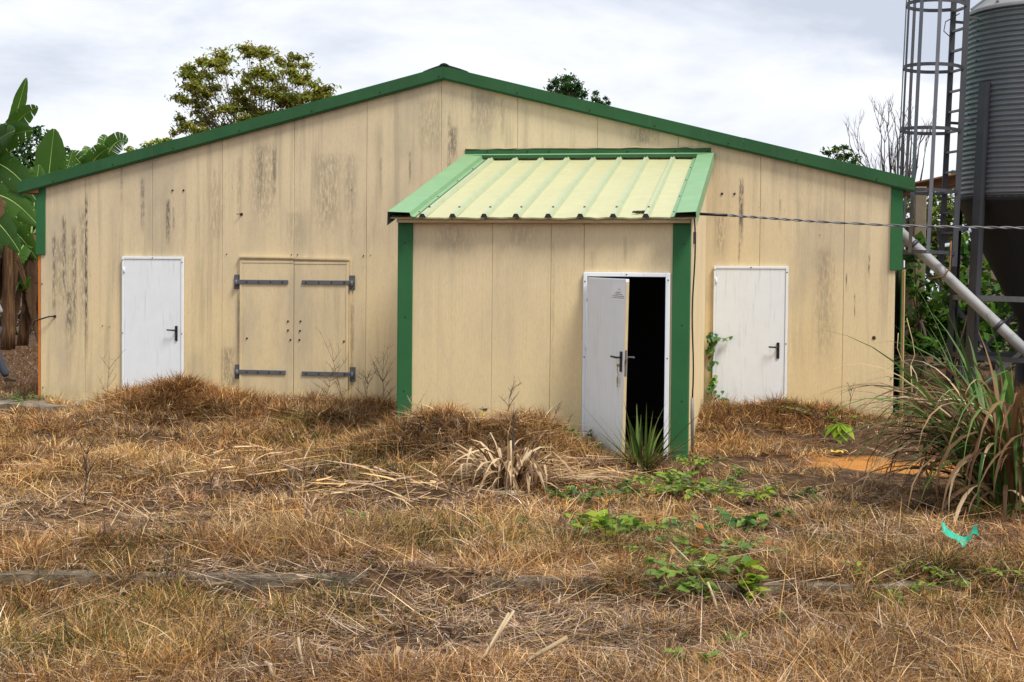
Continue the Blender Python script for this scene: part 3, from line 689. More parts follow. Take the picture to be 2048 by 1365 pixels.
# doorway, its frame, and the leaf standing open towards the yard
fr = MB(); fy0, fy1 = PY-0.045, PY-0.002
fr.box(dx0, dx0+0.045, fy0, fy1, dzb, dzt, b=0.004); fr.box(dx1-0.05, dx1, fy0, fy1, dzb, dzt, b=0.004); fr.box(dx0+0.0455, dx1-0.0505, fy0+0.0008, fy1, dzt-0.045, dzt, b=0.004)
fr.box(dx0, dx0+0.012, fy1, PY+0.07, dzb, dzt-0.01); fr.box(dx1-0.026, dx1-0.013, fy1, PY+0.07, dzb, dzt-0.01); fr.box(dx0+0.013, dx1-0.027, fy1, PY+0.07, dzt-0.040, dzt-0.028)
frame = fr.build('door_frame', M['white_frame'], annex)
for (bx, bz) in ((dx0+.02, dzt-.1), ((dx0+dx1)/2, dzt-.02), (dx1-.02, dzt-.08), (dx1-.02, dzt-.95), (dx0+.02, dzt-.95)): MB().disc((bx, fy0-0.001, bz), 0.009, (0, -1, 0), 0.004, 8).build('screw', M['iron'], frame)
LW = dx1-dx0-0.105; ANG = R_(-55)
Mleaf = Matrix.Translation((dx0+0.048, PY-0.05, 0)) @ Matrix.Rotation(ANG, 4, 'Z') @ Matrix.Rotation(R_(1.6), 4, 'Y')
lz1 = dzt-0.055; lz0 = dzb-0.0
leaf = MB().box(0, LW, -0.021, 0.021, lz0, lz1, b=0.003, M=Mleaf).build('door', M['white'], annex)
MB().box(LW+0.0005, LW+0.004, -0.018, 0.018, lz0+0.02, lz1-0.03, M=Mleaf).build('edge_band', M['wood_pale'], leaf)
lever_handle(leaf, LW-0.05, 0.98, -0.0215, Mleaf)
b = MB(); b.box(LW+0.0045, LW+0.007, -0.012, 0.012, 0.78, 1.06, M=Mleaf); b.build('lock_plate', M['iron'], leaf)
b = MB(); b.box(LW+0.002, LW+0.03, -0.008, 0.008, 0.94, 0.965, M=Mleaf); b.box(LW-0.07, LW-0.03, 0.0215, 0.035, 0.83, 1.05, M=Mleaf); b.tube([Mleaf @ Vector(p) for p in ((LW-0.05, 0.03, 0.98), (LW-0.05, 0.08, 0.98), (LW+0.03, 0.085, 0.985))], 0.010, 8); b.build('latch', M['iron'], leaf)
b = MB(); kx = LW-0.05
b.tube([Mleaf @ Vector(p) for p in ((kx, -0.03, 0.895), (kx, -0.06, 0.895))], 0.006, 6); b.box(kx-0.012, kx+0.012, -0.075, -0.05, 0.88, 0.91, M=Mleaf)
b.tube([Mleaf @ Vector(p) for p in ((kx, -0.065, 0.885), (kx-0.02, -0.06, 0.85), (kx-0.015, -0.05, 0.80), (kx-0.03, -0.045, 0.765))], 0.004, 6); b.box(kx-0.048, kx-0.020, -0.05, -0.044, 0.70, 0.765, M=Mleaf, b=0.002); b.box(kx-0.038, kx-0.028, -0.051, -0.045, 0.655, 0.70, M=Mleaf)
b.build('keys', M['brass'], leaf)
for zz in (lz1-0.22, 1.05, lz0+0.25):
    h = MB(); h.tube([Mleaf @ Vector((-0.008, -0.018, zz-0.05)), Mleaf @ Vector((-0.008, -0.018, zz+0.05))], 0.010, 8); h.build('hinge', M['white_frame'], leaf)
# the notice: a sheet with faded lines of print too small to read
b = MB(); nx0, nx1, nz1, nz0 = LW-0.30, LW-0.012, lz1-0.055, lz1-0.245+0.012
b.box(nx0, nx1, -0.0235, -0.0218, nz0, nz1, 0, M=Mleaf)
rows = [(0.30, 0.70, 0.094), (0.22, 0.80, 0.075), (0.06, 0.96, 0.055), (0.05, 0.97, 0.036)]
for (a, c, up_) in rows:
    x = a
    while x < c-0.01:
        w = min(random.uniform(0.02, 0.055), c-x); z = nz0+up_-0.012
        b.box(nx0+(nx1-nx0)*x, nx0+(nx1-nx0)*(x+w), -0.0243, -0.0237, z, z+random.uniform(0.007, 0.011), 1, M=Mleaf); x += w+random.uniform(0.008, 0.02)
for k in range(9):
    a = math.pi*(k/8); xx = (nx0+nx1)/2+0.02+0.030*math.cos(a); zz = nz1-0.085+0.035*math.sin(a)
    b.box(xx-0.007, xx+0.007, -0.0243, -0.0237, zz-0.006, zz+0.006, 2, M=Mleaf)
b.build('notice', [M['paper'], M['ink'], M['ink_faint']], leaf)

# fittings on the right side wall of the annex
p = at(1396, 476, -3.2); b = MB(); b.box(PX1+0.003, PX1+0.03, -3.15, -3.03, px_z(1396, 488, -3.1), px_z(1396, 464, -3.1), b=0.004); b.build('vent_box', M['iron'], annex)
wy = -3.55
zc = px_z(1390, 428, wy)
b = MB(); pts = []
for k in range(14):
    t = k/13; zz = zc-0.02+(px_z(1385, 792, wy)-zc)*t; pts.append((PX1+0.035+0.012*math.sin(t*9), wy+0.02*math.sin(t*5), zz))
b.tube(pts, 0.009, 6); wire = b.build('earth_wire', M['black'])
tag(wire, 'thin black wire running down the side wall of the annex', 'wire')
b = MB(); b.tube([pts[-1], (PX1+0.04, wy, pts[-1][2]-0.2), (PX1+0.05, wy, -0.2)], [0.018, 0.022, 0.018], 8); b.build('wire_sleeve', M['cable_grey'], wire)

# overhead cable
cab = thing('overhead_cable', (PX1+0.05, wy, zc), 'twisted grey supply cable running from the annex corner to the right', 'cable')
cps = [at(1391, 428, wy), at(1455, 431, wy-0.02), at(1540, 437, wy-0.05), at(1640, 444, wy-0.1), at(1790, 451.5, wy-0.2), at(1930, 455, wy-0.3), at(2060, 456.5, wy-0.4), at(2400, 452, wy-0.7)]
b = MB(); b.tube([cps[0], cps[1]], 0.016, 8); b.build('sheath', M['black'], cab)
path = []
for i in range(1, len(cps)-1):
    for k in range(40): t = k/40; path.append(Vector(cps[i]*(1-t)+cps[i+1]*t))
for ph in range(2):
    pts = []
    for k, c in enumerate(path):
        a = k*0.33+ph*math.pi; pts.append(c+Vector((0, math.cos(a), math.sin(a)))*0.0085)
    b = MB(); b.tube(pts, 0.0078, 6); b.build('strand', M['cable_grey'] if ph else M['steel'], cab)

# ------------------------------------------------------------------ the feed silo
sb = at(2086, 800, 3.0); SX, SY, SZ = float(sb[0]), 3.0, -0.06
silo = thing('feed_silo', (SX, SY, SZ), 'tall corrugated grey feed silo on steel legs with caged ladder', 'silo')
silo.rotation_euler = (0, R_(1.7), 0)
SR, CZ0, CZ1 = 1.40, 3.08, 5.86
def lathe(b, prof, n=96, mi=0, smooth=True):
    vs = []; fs = []
    for (r, z) in prof:
        for j in range(n):
            a = 2*math.pi*j/n; vs.append((SX+r*math.cos(a), SY+r*math.sin(a), z))
    for i in range(len(prof)-1):
        for j in range(n): fs.append([i*n+j, i*n+(j+1) % n, (i+1)*n+(j+1) % n, (i+1)*n+j])
    return b.add(vs, fs, mi, smooth)
rings = [CZ0, CZ0+0.88, CZ0+1.80, CZ1]
for k in range(3):
    z0, z1 = rings[k]+0.002, rings[k+1]-0.002; nw = round((z1-z0)/0.074); prof = []
    for i in range(nw*8+1):
        z = z0+(z1-z0)*i/(nw*8); prof.append((SR+0.004*(2-k)+0.0125*math.cos(2*math.pi*i/8), z))
    b = MB(); lathe(b, prof); ring = b.build('silo_ring', M['steel'], silo)
    # bolted lap seam of this ring
    a0 = math.pi+R_((30, 18, 24)[k])
    for i in range(int((z1-z0)/0.15)):
        z = z0+0.07+i*0.15; rr0 = SR+0.014; MB().disc((SX+rr0*math.cos(a0), SY+rr0*math.sin(a0), z), 0.016, (math.cos(a0), math.sin(a0), 0), 0.014, 6).build('bolt', M['steel_dark'], ring)
b = MB(); lathe(b, [(SR+0.03, CZ1-0.035), (SR+0.035, CZ1+0.01), (SR-0.0, CZ1+0.03), (0.30, CZ1+0.92), (0.28, CZ1+0.98), (0.0, CZ1+1.0)], 64); rf = b.build('silo_roof', M['silo_roof'], silo)
for k in range(12):
    a = 2*math.pi*(k+0.3)/12; ca, sa = math.cos(a), math.sin(a); b = MB()
    b.bar((SX+(SR-0.02)*ca, SY+(SR-0.02)*sa, CZ1+0.065), (SX+0.32*ca, SY+0.32*sa, CZ1+0.93), 0.05, 0.03, (-sa, ca, 0)); b.build('roof_seam', M['silo_roof'], rf)
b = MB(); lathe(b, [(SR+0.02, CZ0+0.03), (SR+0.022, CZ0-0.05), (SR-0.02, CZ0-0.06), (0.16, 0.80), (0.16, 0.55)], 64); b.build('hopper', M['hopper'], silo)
def pol(phi, r):      # phi from the side that faces the yard, towards the left
    return SX-r*math.sin(phi), SY-r*math.cos(phi)
legs = []
for k in range(6):
    ph = R_(55+60*k); x, y = pol(ph, SR+0.085); o = Vector((-math.sin(ph), -math.cos(ph), 0)); tt = Vector((math.cos(ph), -math.sin(ph), 0))
    b = MB(); c = Vector((x, y, 0)); zt = 4.75
    b.bar(c+Vector((0, 0, -0.15)), c+Vector((0, 0, zt)), 0.16, 0.014, tt)
    for s in (-1, 1): b.bar(c+tt*(s*0.076)+o*-0.045+Vector((0, 0, -0.15)), c+tt*(s*0.076)+o*-0.045+Vector((0, 0, zt)), 0.075, 0.012, o)
    lg = b.build('leg', M['steel_dark'], silo); legs.append((x, y))
    MB().box(x-0.16, x+0.16, y-0.16, y+0.16, -0.18, -0.02).build('foot_plate', M['steel_dark'], lg)
for k in range(6):
    (x0, y0), (x1, y1) = legs[k], legs[(k+1) % 6]
    MB().bar((x0, y0, 1.60), (x1, y1, 1.60), 0.08, 0.02, (0, 0, 1)).build('tie_bar', M['steel'], silo)
    MB().bar((x0, y0, 0.72), (x1, y1, 0.72), 0.07, 0.02, (0, 0, 1)).build('tie_bar', M['steel_dark'], silo)
    MB().bar((x0, y0, 1.56), (x1, y1, 0.10), 0.065, 0.016, (0, 0, 1)).build('diagonal_brace', M['steel'], silo)
    MB().bar((x1*1.003-0.003*x0, y1+0.03, 1.56), (x0, y0+0.03, 0.10), 0.065, 0.016, (0, 0, 1)).build('diagonal_brace', M['steel_dark'], silo)
# ladder and cage
lp = R_(68); lo = Vector((-math.sin(lp), -math.cos(lp), 0)); lt = Vector((math.cos(lp), -math.sin(lp), 0)); lx, ly = pol(lp, SR+0.29); lc = Vector((lx, ly, 0))
ladder = MB(); ZL0, ZL1 = 0.35, 7.3
for s in (-1, 1):
    ladder.bar(lc+lt*(s*0.20)+Vector((0, 0, 2.05)), lc+lt*(s*0.20)+Vector((0, 0, ZL1)), 0.085, 0.022, lo)
ladder = ladder.build('ladder', M['steel_dark'], silo)
for k in range(17):
    z = 2.25+0.30*k; MB().bar(lc-lt*0.20+Vector((0, 0, z)), lc+lt*0.20+Vector((0, 0, z)), 0.045, 0.03, lo).build('rung', M['steel'], ladder)
for z in (2.6, 4.2, 5.7):
    for s in (-1, 1): MB().bar(lc+lt*(s*0.20)+Vector((0, 0, z)), lc+lt*(s*0.20)-lo*0.20+Vector((0, 0, z)), 0.04, 0.02, (0, 0, 1)).build('ladder_bracket', M['steel_dark'], ladder)
CR = 0.42
def cage_pt(a, z): return lc+lo*(0.40+CR*math.cos(a)*1.0)+lt*(CR*math.sin(a))+Vector((0, 0, z))
cage = MB(); cage.bar(cage_pt(0, 2.22), cage_pt(0, ZL1), 0.05, 0.010, lt); cage = cage.build('safety_cage', M['steel_dark'], silo)
for a in (-72, -36, 36, 72):
    a = R_(a); MB().bar(cage_pt(a, 2.22), cage_pt(a, ZL1), 0.055, 0.010, lt*math.cos(a)-lo*math.sin(a)).build('cage_bar', M['steel'], cage)
for z in (2.24, 3.14, 4.04, 4.96, 5.88, 6.8):
    b = MB(); pts = [cage_pt(R_(a), z) for a in range(-135, 136, 15)]; pts = [lc-lt*0.20+Vector((0, 0, z))]+pts+[lc+lt*0.20+Vector((0, 0, z))]
    for i in range(len(pts)-1): b.bar(pts[i], pts[i+1], 0.05, 0.012, (0, 0, 1))
    b.build('cage_hoop', M['steel_dark'], cage)
b = MB(); b.bar(lc+Vector((0, 0, CZ1+0.12)), Vector((SX, SY, CZ1+1.25)), 0.09, 0.05, (0, 0, 1)); b.bar(lc+lt*0.2+Vector((0, 0, CZ1+0.12)), Vector((SX+0.2, SY, CZ1+1.22)), 0.05, 0.03, (0, 0, 1)); b.build('roof_ladder', M['steel_dark'], silo)
b = MB(); p0 = lc-lt*0.2+Vector((0, 0, 5.45)); b.tube([p0, p0+lo*0.14+Vector((0, 0, 0.10)), p0+lo*0.12+Vector((0, 0, 0.24)), p0-lo*0.05+lt*0.1+Vector((0, 0, 0.36))], 0.008, 6); b.build('pull_wire', M['steel_dark'], silo)

# feed auger pipe from the silo outlet up to the shed
pa, pb = at(1797, 462, 2.2), at(2015, 668, 1.9); pc = pb+(pb-pa)*0.35
pipe = thing('feed_pipe', tuple(pb), 'dirty white feed pipe slanting up from the silo to the shed', 'pipe')
b = MB(); d = (pb-pa); b.tube([pa-d*0.35, pa+d*0.0, pa+d*0.5, pb, pc], 0.080, 20); b.build('tube', M['pipe'], pipe)
for t in (0.14, 0.92):
    c = pa+d*t; dn = d/np.linalg.norm(d); b = MB(); b.tube([c-dn*0.03, c+dn*0.03], 0.094, 20); b.build('clamp', M['steel_dark'], pipe)
b = MB(); c = pa+d*0.44; b.tube([c+np.array([-.25, -.1, -.05]), c+np.array([-.05, -.13, -.02]), c+np.array([.04, -.12, .10]), c+np.array([.07, 0.02, .5])], 0.012, 6); b.build('tie_wire', M['wood'], pipe)

# lean-to behind: timber roof edge on old posts
lean = thing('timber_lean_to', (7.4, 9, 0), 'brown timber roof edge of a lean-to behind the silo', 'lean-to')
a_, c_ = at(1780, 390, 8.0), at(1990, 345, 8.0)
b = MB(); dd = (c_-a_); b.bar(a_-dd*1.2, c_+dd*0.6, 0.15, 0.05, (0, 0, 1)); b.build('roof_beam', M['wood'], lean)
b = MB(); p0, p1 = a_-dd*1.2, c_+dd*0.6; off = np.array([0, 0, 0.10]); b.prism([p0+off+np.array([0, -.2, 0]), p1+off+np.array([0, -.2, 0]), p1+off+np.array([0, -.2, .03]), p0+off+np.array([0, -.2, .03])], (0, 5.0, 0.0)); b.build('roof_sheet', M['wood'], lean)
for px in (1838, 2120):
    p = at(px, 560, 7.6); zt_ = float(np.interp(p[0], [a_[0], c_[0]], [a_[2], c_[2]]))
    MB().box(p[0]-0.10, p[0]+0.10, 7.5, 7.7, -0.1, zt_, b=0.012).build('post', M['post'], lean)
p = at(1820, 560, 10.5); MB().box(p[0]-0.10, p[0]+0.10, 10.4, 10.6, -0.1, 3.1, b=0.012).build('post', M['post'], lean)
# far white roof between the legs
fz = thing('white_roofed_hut', (10.5, 22, 0), 'low hut with pale sheet roof seen between ladder and silo leg', 'hut')
a_, c_ = at(1915, 490, 20), at(2060, 468, 20)
b = MB(); n_ = 12
for k in range(n_):
    q0 = a_+(c_-a_)*k/n_; q1 = a_+(c_-a_)*(k+1)/n_
    b.prism([q0, q0+(q1-q0)*0.5+np.array([0, 0, .06]), q1, q1-np.array([0, 0, .03]), q0-np.array([0, 0, .03])], (0, 5, 0.12))
b.build('roof', M['zinc'], fz)
MB().box(a_[0]+0.25, c_[0]-0.2, 20.3, 24.6, -0.1, a_[2]-0.12).build('wall', M['post'], fz)

# ------------------------------------------------------------------ foliage helpers
def leaf_cloud(pads, size, cols, aspect=0.45, flat=0.5, hang=0.0, rng=RNG, soft=False):
    """pads: (centre, rx, ry, rz, count). Folded diamond leaves spread through each pad, denser at its skin."""
    P = []; 
    for (c, rx, ry, rz, n) in pads:
        d = rng.normal(size=(n, 3)); d /= np.linalg.norm(d, axis=1)[:, None]
        rad = rng.random(n)**0.45 if not soft else np.abs(rng.normal(0, 0.62, n))
        P.append(np.array(c)+d*rad[:, None]*np.array([rx, ry, rz]))
    P = np.concatenate(P); n = len(P)
    az = rng.random(n)*2*np.pi; tilt = (rng.random(n)-0.5)*2*(1-flat)*1.4-hang
    d = np.stack([np.cos(az)*np.cos(tilt), np.sin(az)*np.cos(tilt), np.sin(tilt)], 1)
    upv = np.stack([(rng.random(n)-.5)*1.6*(1-flat), (rng.random(n)-.5)*1.6*(1-flat), np.ones(n)], 1)
    s = np.cross(d, upv); s /= np.linalg.norm(s, axis=1)[:, None]; nn = np.cross(s, d)
    L_ = size*(0.6+0.8*rng.random(n))[:, None]
    V = np.stack([P-d*L_*0.5, P+s*L_*aspect*0.5+nn*L_*0.10, P+d*L_*0.5-nn*L_*0.08, P-s*L_*aspect*0.5+nn*L_*0.10], 1).reshape(-1, 3)
    i = np.arange(n)*4
    Fc = np.concatenate([np.stack([i, i+1, i+2], 1), np.stack([i, i+2, i+3], 1)])
    cols = np.array(cols); k = rng.integers(0, len(cols), n); w = rng.random(n)[:, None]
    C = cols[k]*(1-w*0.5)+cols[rng.integers(0, len(cols), n)]*w*0.5; C = C*(0.75+0.5*rng.random(n))[:, None]
    return V, Fc, np.repeat(C, 4, 0)
def curve_pts(a, c, bend, n=6):
    a = Vector(a); c = Vector(c); m_ = (a+c)/2+Vector(bend); return [a*(1-t)**2+m_*2*t*(1-t)+c*t*t for t in [k/n for k in range(n+1)]]

def pad_tree(name, label, base, fork, pads, leaf, cols, trunk_r, count, group=None, flat=0.6, twigs=2, cat='tree', aspect=0.45, hang=0.0, soft=False):
    t = thing(name, tuple(base), label, cat, group)
    b = MB(); f = Vector(fork); bs = Vector(base)
    b.tube(curve_pts(bs, f, (random.uniform(-.3, .3), 0, 0)), [trunk_r*(1-0.35*k/6) for k in range(7)], 9)
    for (c, rx, ry, rz) in pads:
        c = Vector(c); k = random.uniform(0.55, 1.0); st = bs.lerp(f, k)
        st = f if (c-f).length < 1.2 else st
        pts = curve_pts(st, c, ((c.x-st.x)*0.1, (c.y-st.y)*0.1, -abs(c.z-st.z)*0.18)); r0 = trunk_r*0.42
        b.tube(pts, [max(r0*(1-k_/6.6), trunk_r*0.03) for k_ in range(7)], 6)
        for j in range(twigs):
            p = pts[random.randint(3, 5)]; e_ = c+Vector((random.uniform(-rx, rx), random.uniform(-ry, ry), random.uniform(-rz, rz)))*0.9
            b.tube(curve_pts(p, e_, (0, 0, -0.1), 3), [r0*0.25, r0*0.2, r0*0.13, r0*0.06], 5)
    b.build('trunk', M['bark'], t)
    V, Fc, C = leaf_cloud([(c, rx, ry, rz, int(count*rx*ry**0.5)) for (c, rx, ry, rz) in pads], leaf, cols, flat=flat, aspect=aspect, hang=hang, soft=soft)
    np_mesh('crown', V, [Fc], M['foliage'], t, C)
    return t
def px_pads(lst, Y, yj, sc, split=1):
    o = []
    if split > 1: lst = [(px+random.gauss(0, rx*.45), py+random.gauss(0, rz*.6), rx*random.uniform(.4, .75), rz*random.uniform(.5, .95)) for (px, py, rx, rz) in lst for k in range(split)]
    for (px, py, rx, rz) in lst:
        c = at(px, py, Y+random.uniform(-yj, yj)); o.append((tuple(c), rx/sc, (rx/sc)*0.9, rz/sc))
    return o

# broad tree beyond the roof, left
sc = 37.0
pads = [(418, 128, 26, 12), (452, 112, 30, 12), (505, 104, 38, 11), (545, 112, 34, 11), (590, 130, 28, 10), (380, 140, 20, 11), (398, 155, 30, 13), (440, 150, 40, 15), (492, 140, 44, 15), (545, 145, 40, 13), (378, 176, 24, 11), (420, 185, 34, 13), (470, 175, 40, 15), (520, 170, 36, 14),
        (585, 165, 34, 11), (605, 150, 20, 9), (615, 185, 34, 11), (640, 178, 26, 9), (660, 186, 20, 8), (560, 190, 40, 13), (375, 202, 26, 11), (410, 212, 26, 9), (480, 215, 40, 13), (530, 222, 44, 14), (590, 205, 36, 13), (640, 195, 22, 9), (370, 240, 22, 13), (400, 246, 34, 15), (450, 240, 40, 14), (500, 245, 44, 14), (360, 262, 18, 9), (420, 262, 44, 13), (560, 235, 40, 12), (610, 215, 30, 10), (470, 285, 50, 18), (560, 275, 50, 18), (400, 295, 40, 16), (520, 315, 50, 18)]
yel = [(0.21, 0.29, 0.03), (0.34, 0.34, 0.035), (0.15, 0.22, 0.026), (0.38, 0.31, 0.06), (0.10, 0.15, 0.02), (0.26, 0.19, 0.06)]
pad_tree('broad_tree', 'broad spreading yellow-green tree rising behind the left roof slope', tuple(at(530, 600, 60)*np.array([1, 1, 0])), at(525, 300, 60), px_pads([(a, b_, c*1.25, d*1.35) for a, b_, c, d in pads], 60, 2.5, sc, 3), 0.27, yel, 0.13, 370, flat=0.25, twigs=1, soft=True)
# dark trees right of the ridge
drk = [(0.026, 0.075, 0.022), (0.045, 0.12, 0.028), (0.016, 0.042, 0.015), (0.08, 0.16, 0.035)]
pads = [(1100, 176, 8, 9), (1112, 166, 14, 11), (1128, 160, 14, 12), (1142, 158, 12, 10), (1136, 175, 26, 12), (1155, 172, 12, 11), (1120, 185, 22, 10), (1150, 188, 24, 10), (1168, 190, 10, 10), (1120, 225, 40, 26), (1160, 235, 36, 30), (1140, 280, 55, 36), (1110, 320, 40, 36), (1170, 330, 44, 36), (1140, 380, 50, 40)]
pad_tree('dark_tree', 'dense dark green tree top showing above the right roof slope', tuple(at(1135, 600, 65)*np.array([1, 1, 0])), at(1135, 200, 65), px_pads(pads, 65, 1.0, 35), 0.22, drk, 0.25, 900, flat=0.3, soft=True)
pads = [(1192, 188, 8, 7), (1190, 200, 10, 6), (1200, 206, 9, 5), (1194, 228, 14, 12), (1196, 258, 18, 20), (1192, 300, 20, 26)]
pad_tree('thin_tree', 'thin treetop with sparse leaves right of the dense dark tree', tuple(at(1194, 600, 66)*np.array([1, 1, 0])), at(1193, 225, 66), px_pads(pads, 66, .5, 35), 0.2, drk, 0.12, 600, flat=0.3)
pads = [(1212, 198, 6, 5), (1216, 206, 7, 4), (1208, 210, 6, 3), (1214, 232, 12, 12), (1212, 262, 16, 20), (1216, 310, 20, 26)]
pad_tree('thin_tree', 'smallest treetop poking above the right roof slope', tuple(at(1212, 600, 67)*np.array([1, 1, 0])), at(1212, 225, 67), px_pads(pads, 67, .5, 35), 0.2, drk, 0.1, 600, flat=0.3)
pads = [(1657, 306, 14, 7), (1675, 300, 16, 8), (1690, 296, 10, 7), (1695, 312, 16, 10), (1712, 318, 9, 8), (1705, 328, 14, 8), (1680, 316, 16, 8), (1690, 345, 40, 20), (1670, 375, 36, 24), (1710, 385, 36, 26)]
pad_tree('round_tree', 'small rounded treetop left of the bare tree', tuple(at(1690, 600, 50)*np.array([1, 1, 0])), at(1690, 360, 50), px_pads(pads, 50, .6, 42), 0.24, drk+yel[:1], 0.16, 380, flat=0.3, soft=True)
# dark tree behind the banana plants and the far crown beside it
pads = [(45, 290, 40, 18), (75, 268, 26, 16), (95, 285, 26, 16), (60, 315, 44, 20), (30, 330, 40, 24), (80, 335, 36, 18), (62, 262, 12, 10), (15, 300, 30, 22), (110, 320, 30, 16), (130, 300, 14, 10), (60, 350, 60, 22), (-30, 300, 50, 30), (-20, 380, 60, 40), (40, 400, 50, 40)]
pad_tree('dark_tree', 'dark leafy tree behind the banana leaves at the left edge', tuple(at(60, 600, 30)*np.array([1, 1, 0])), at(60, 380, 26), px_pads(pads, 26, 1.2, 64), 0.26, drk, 0.22, 240, flat=0.3)
pads = [(316, 285, 20, 8), (296, 290, 16, 8), (338, 282, 16, 7), (262, 300, 14, 7)]
pad_tree('round_tree', 'low green crown just above the left roof edge', tuple(at(310, 600, 45)*np.array([1, 1, 0])), at(312, 330, 45), px_pads(pads, 45, .6, 46), 0.24, yel[:3], 0.15, 320, flat=0.4)

# bare tree
bt = thing('bare_tree', tuple(at(1800, 600, 32)*np.array([1, 1, 0])), 'leafless branching tree behind the ladder cage', 'tree')
b = MB(); fk = Vector(at(1800, 440, 32)); b.tube(curve_pts(bt.location, fk, (0.1, 0, 0)), [0.11, .105, .1, .095, .09, .085, .08], 8)
def twig(p, d, L_, r, depth):
    pts = [p]; dd = Vector(d)
    for k in range(4):
        dd = (dd+Vector((random.uniform(-.16, .16), random.uniform(-.16, .16), 0.10))).normalized(); pts.append(pts[-1]+dd*L_/4)
    b.tube(pts, [r*(1-0.14*k) for k in range(5)], 5)
    if depth > 0:
        for k in range(random.choice((2, 3))):
            q_ = pts[random.randint(2, 4)]; sp = Vector((random.uniform(-.75, .75), random.uniform(-.6, .6), random.uniform(.1, .5)))
            twig(q_, (dd+sp).normalized(), L_*random.uniform(0.55, 0.8), r*0.62, depth-1)
for (px, py) in ((1742, 345), (1762, 300), (1778, 290), (1795, 280), (1808, 290), (1822, 295), (1836, 310), (1845, 340), (1790, 320), (1768, 330)):
    e_ = Vector(at(px, py, 32+random.uniform(-1, 1))); pts = curve_pts(fk, e_, ((e_.x-fk.x)*0.35, 0, -0.2)); b.tube(pts, [0.055*(1-k*0.09) for k in range(7)], 6)
    twig(e_, (pts[-1]-pts[-2]).normalized(), 0.75, 0.022, 3)
    for j in range(2): twig(pts[random.randint(3, 5)], Vector((random.uniform(-.5, .5), random.uniform(-.4, .4), 1)).normalized(), 0.7, 0.018, 2)
b.build('trunk', M['twig_dark'], bt)
e_ = at(1700, 290, 32)
b = MB(); pts = curve_pts(at(1760, 350, 32), e_, (-0.25, 0, -0.25)); b.tube(pts, [0.03*(1-k*0.09) for k in range(7)], 6); twig(pts[-1], (-.3, 0, 1), 0.5, 0.014, 2); twig(pts[3], (-.1, 0, 1), 0.8, 0.016, 3); b.build('branch', M['twig_dark'], bt)

# sunlit trees and the creeper thicket behind the silo
brt = [(0.10, 0.17, 0.022), (0.15, 0.20, 0.03), (0.06, 0.11, 0.02), (0.20, 0.21, 0.04), (0.04, 0.07, 0.016)]
pads = [(1870, 400, 30, 18), (1895, 375, 22, 16), (1850, 430, 36, 24), (1890, 430, 36, 26), (1870, 460, 50, 24), (1925, 420, 40, 40), (1960, 430, 60, 60), (1905, 350, 10, 10), (1830, 450, 40, 30), (1800, 470, 50, 30), (1900, 490, 70, 30), (2010, 400, 60, 60), (2060, 470, 60, 60), (1860, 500, 50, 34), (1920, 520, 60, 36), (1830, 410, 26, 20)]
pad_tree('hillside_tree', 'sunlit yellow-green tree seen through the ladder cage', tuple(at(1890, 600, 28)*np.array([1, 1, 0])), at(1890, 470, 28), px_pads(pads, 28, 1.6, 62), 0.26, brt, 0.2, 270, flat=0.3)
thk = [(0.045, 0.13, 0.018), (0.09, 0.21, 0.022), (0.14, 0.27, 0.03), (0.025, 0.07, 0.014), (0.02, 0.05, 0.012)]
for (pp, Y, lab, n) in (([(1830, 500, 30, 26), (1820, 560, 30, 36), (1850, 590, 36, 40), (1830, 640, 36, 36), (1865, 650, 36, 30), (1845, 690, 40, 22), (1818, 680, 26, 26)], 6.4, 'leafy creeper thicket hanging round the old post by the shed', 95),
                        ([(1905, 560, 34, 40), (1930, 500, 36, 26), (1945, 550, 30, 40), (1900, 610, 36, 36), (1930, 640, 40, 40), (1890, 670, 34, 30), (1955, 620, 40, 50)], 7.0, 'broad-leaved green creeper thicket behind the slanting pipe', 95),
                        ([(1990, 560, 50, 60), (2030, 600, 60, 70), (2080, 560, 60, 90), (1990, 660, 60, 50), (2060, 690, 60, 50)], 8.0, 'shaded creeper thicket behind the silo legs', 70)):
    base = at(pp[0][0], 800, Y); base[2] = 0.0
    pad_tree('creeper_thicket', lab, tuple(base), at(pp[0][0]+10, 640, Y), px_pads(pp, Y, 0.5, 110), 0.19, thk, 0.05, n*3.2, 'creeper thickets behind the silo', flat=0.25, cat='bush', aspect=0.8, hang=0.35)
pads = [(1800+k*36+random.uniform(-10, 10), 600+random.uniform(-60, 40), 60, 60) for k in range(10)]+[(1790+k*40, 690, 60, 50) for k in range(9)]
pad_tree('hedge', 'dark overgrown hedge closing the yard behind the silo', tuple(at(1950, 700, 15)*np.array([1, 1, 0])), at(1950, 650, 15), px_pads(pads, 15, 1.0, 85), 0.24, drk, 0.1, 150, flat=0.3, cat='hedge')
pads = [(-160+k*40+random.uniform(-10, 10), 480+random.uniform(-60, 120), 50, 70) for k in range(7)]+[(-160+k*40, 640, 60, 70) for k in range(7)]
pad_tree('hedge', 'dark undergrowth behind the banana stems at the left', tuple(at(-40, 700, 16)*np.array([1, 1, 0])), at(-40, 640, 16), px_pads(pads, 16, 1.0, 93), 0.24, [(0.02, 0.04, 0.012), (0.035, 0.03, 0.014), (0.015, 0.03, 0.01)], 0.1, 170, flat=0.3, cat='hedge')

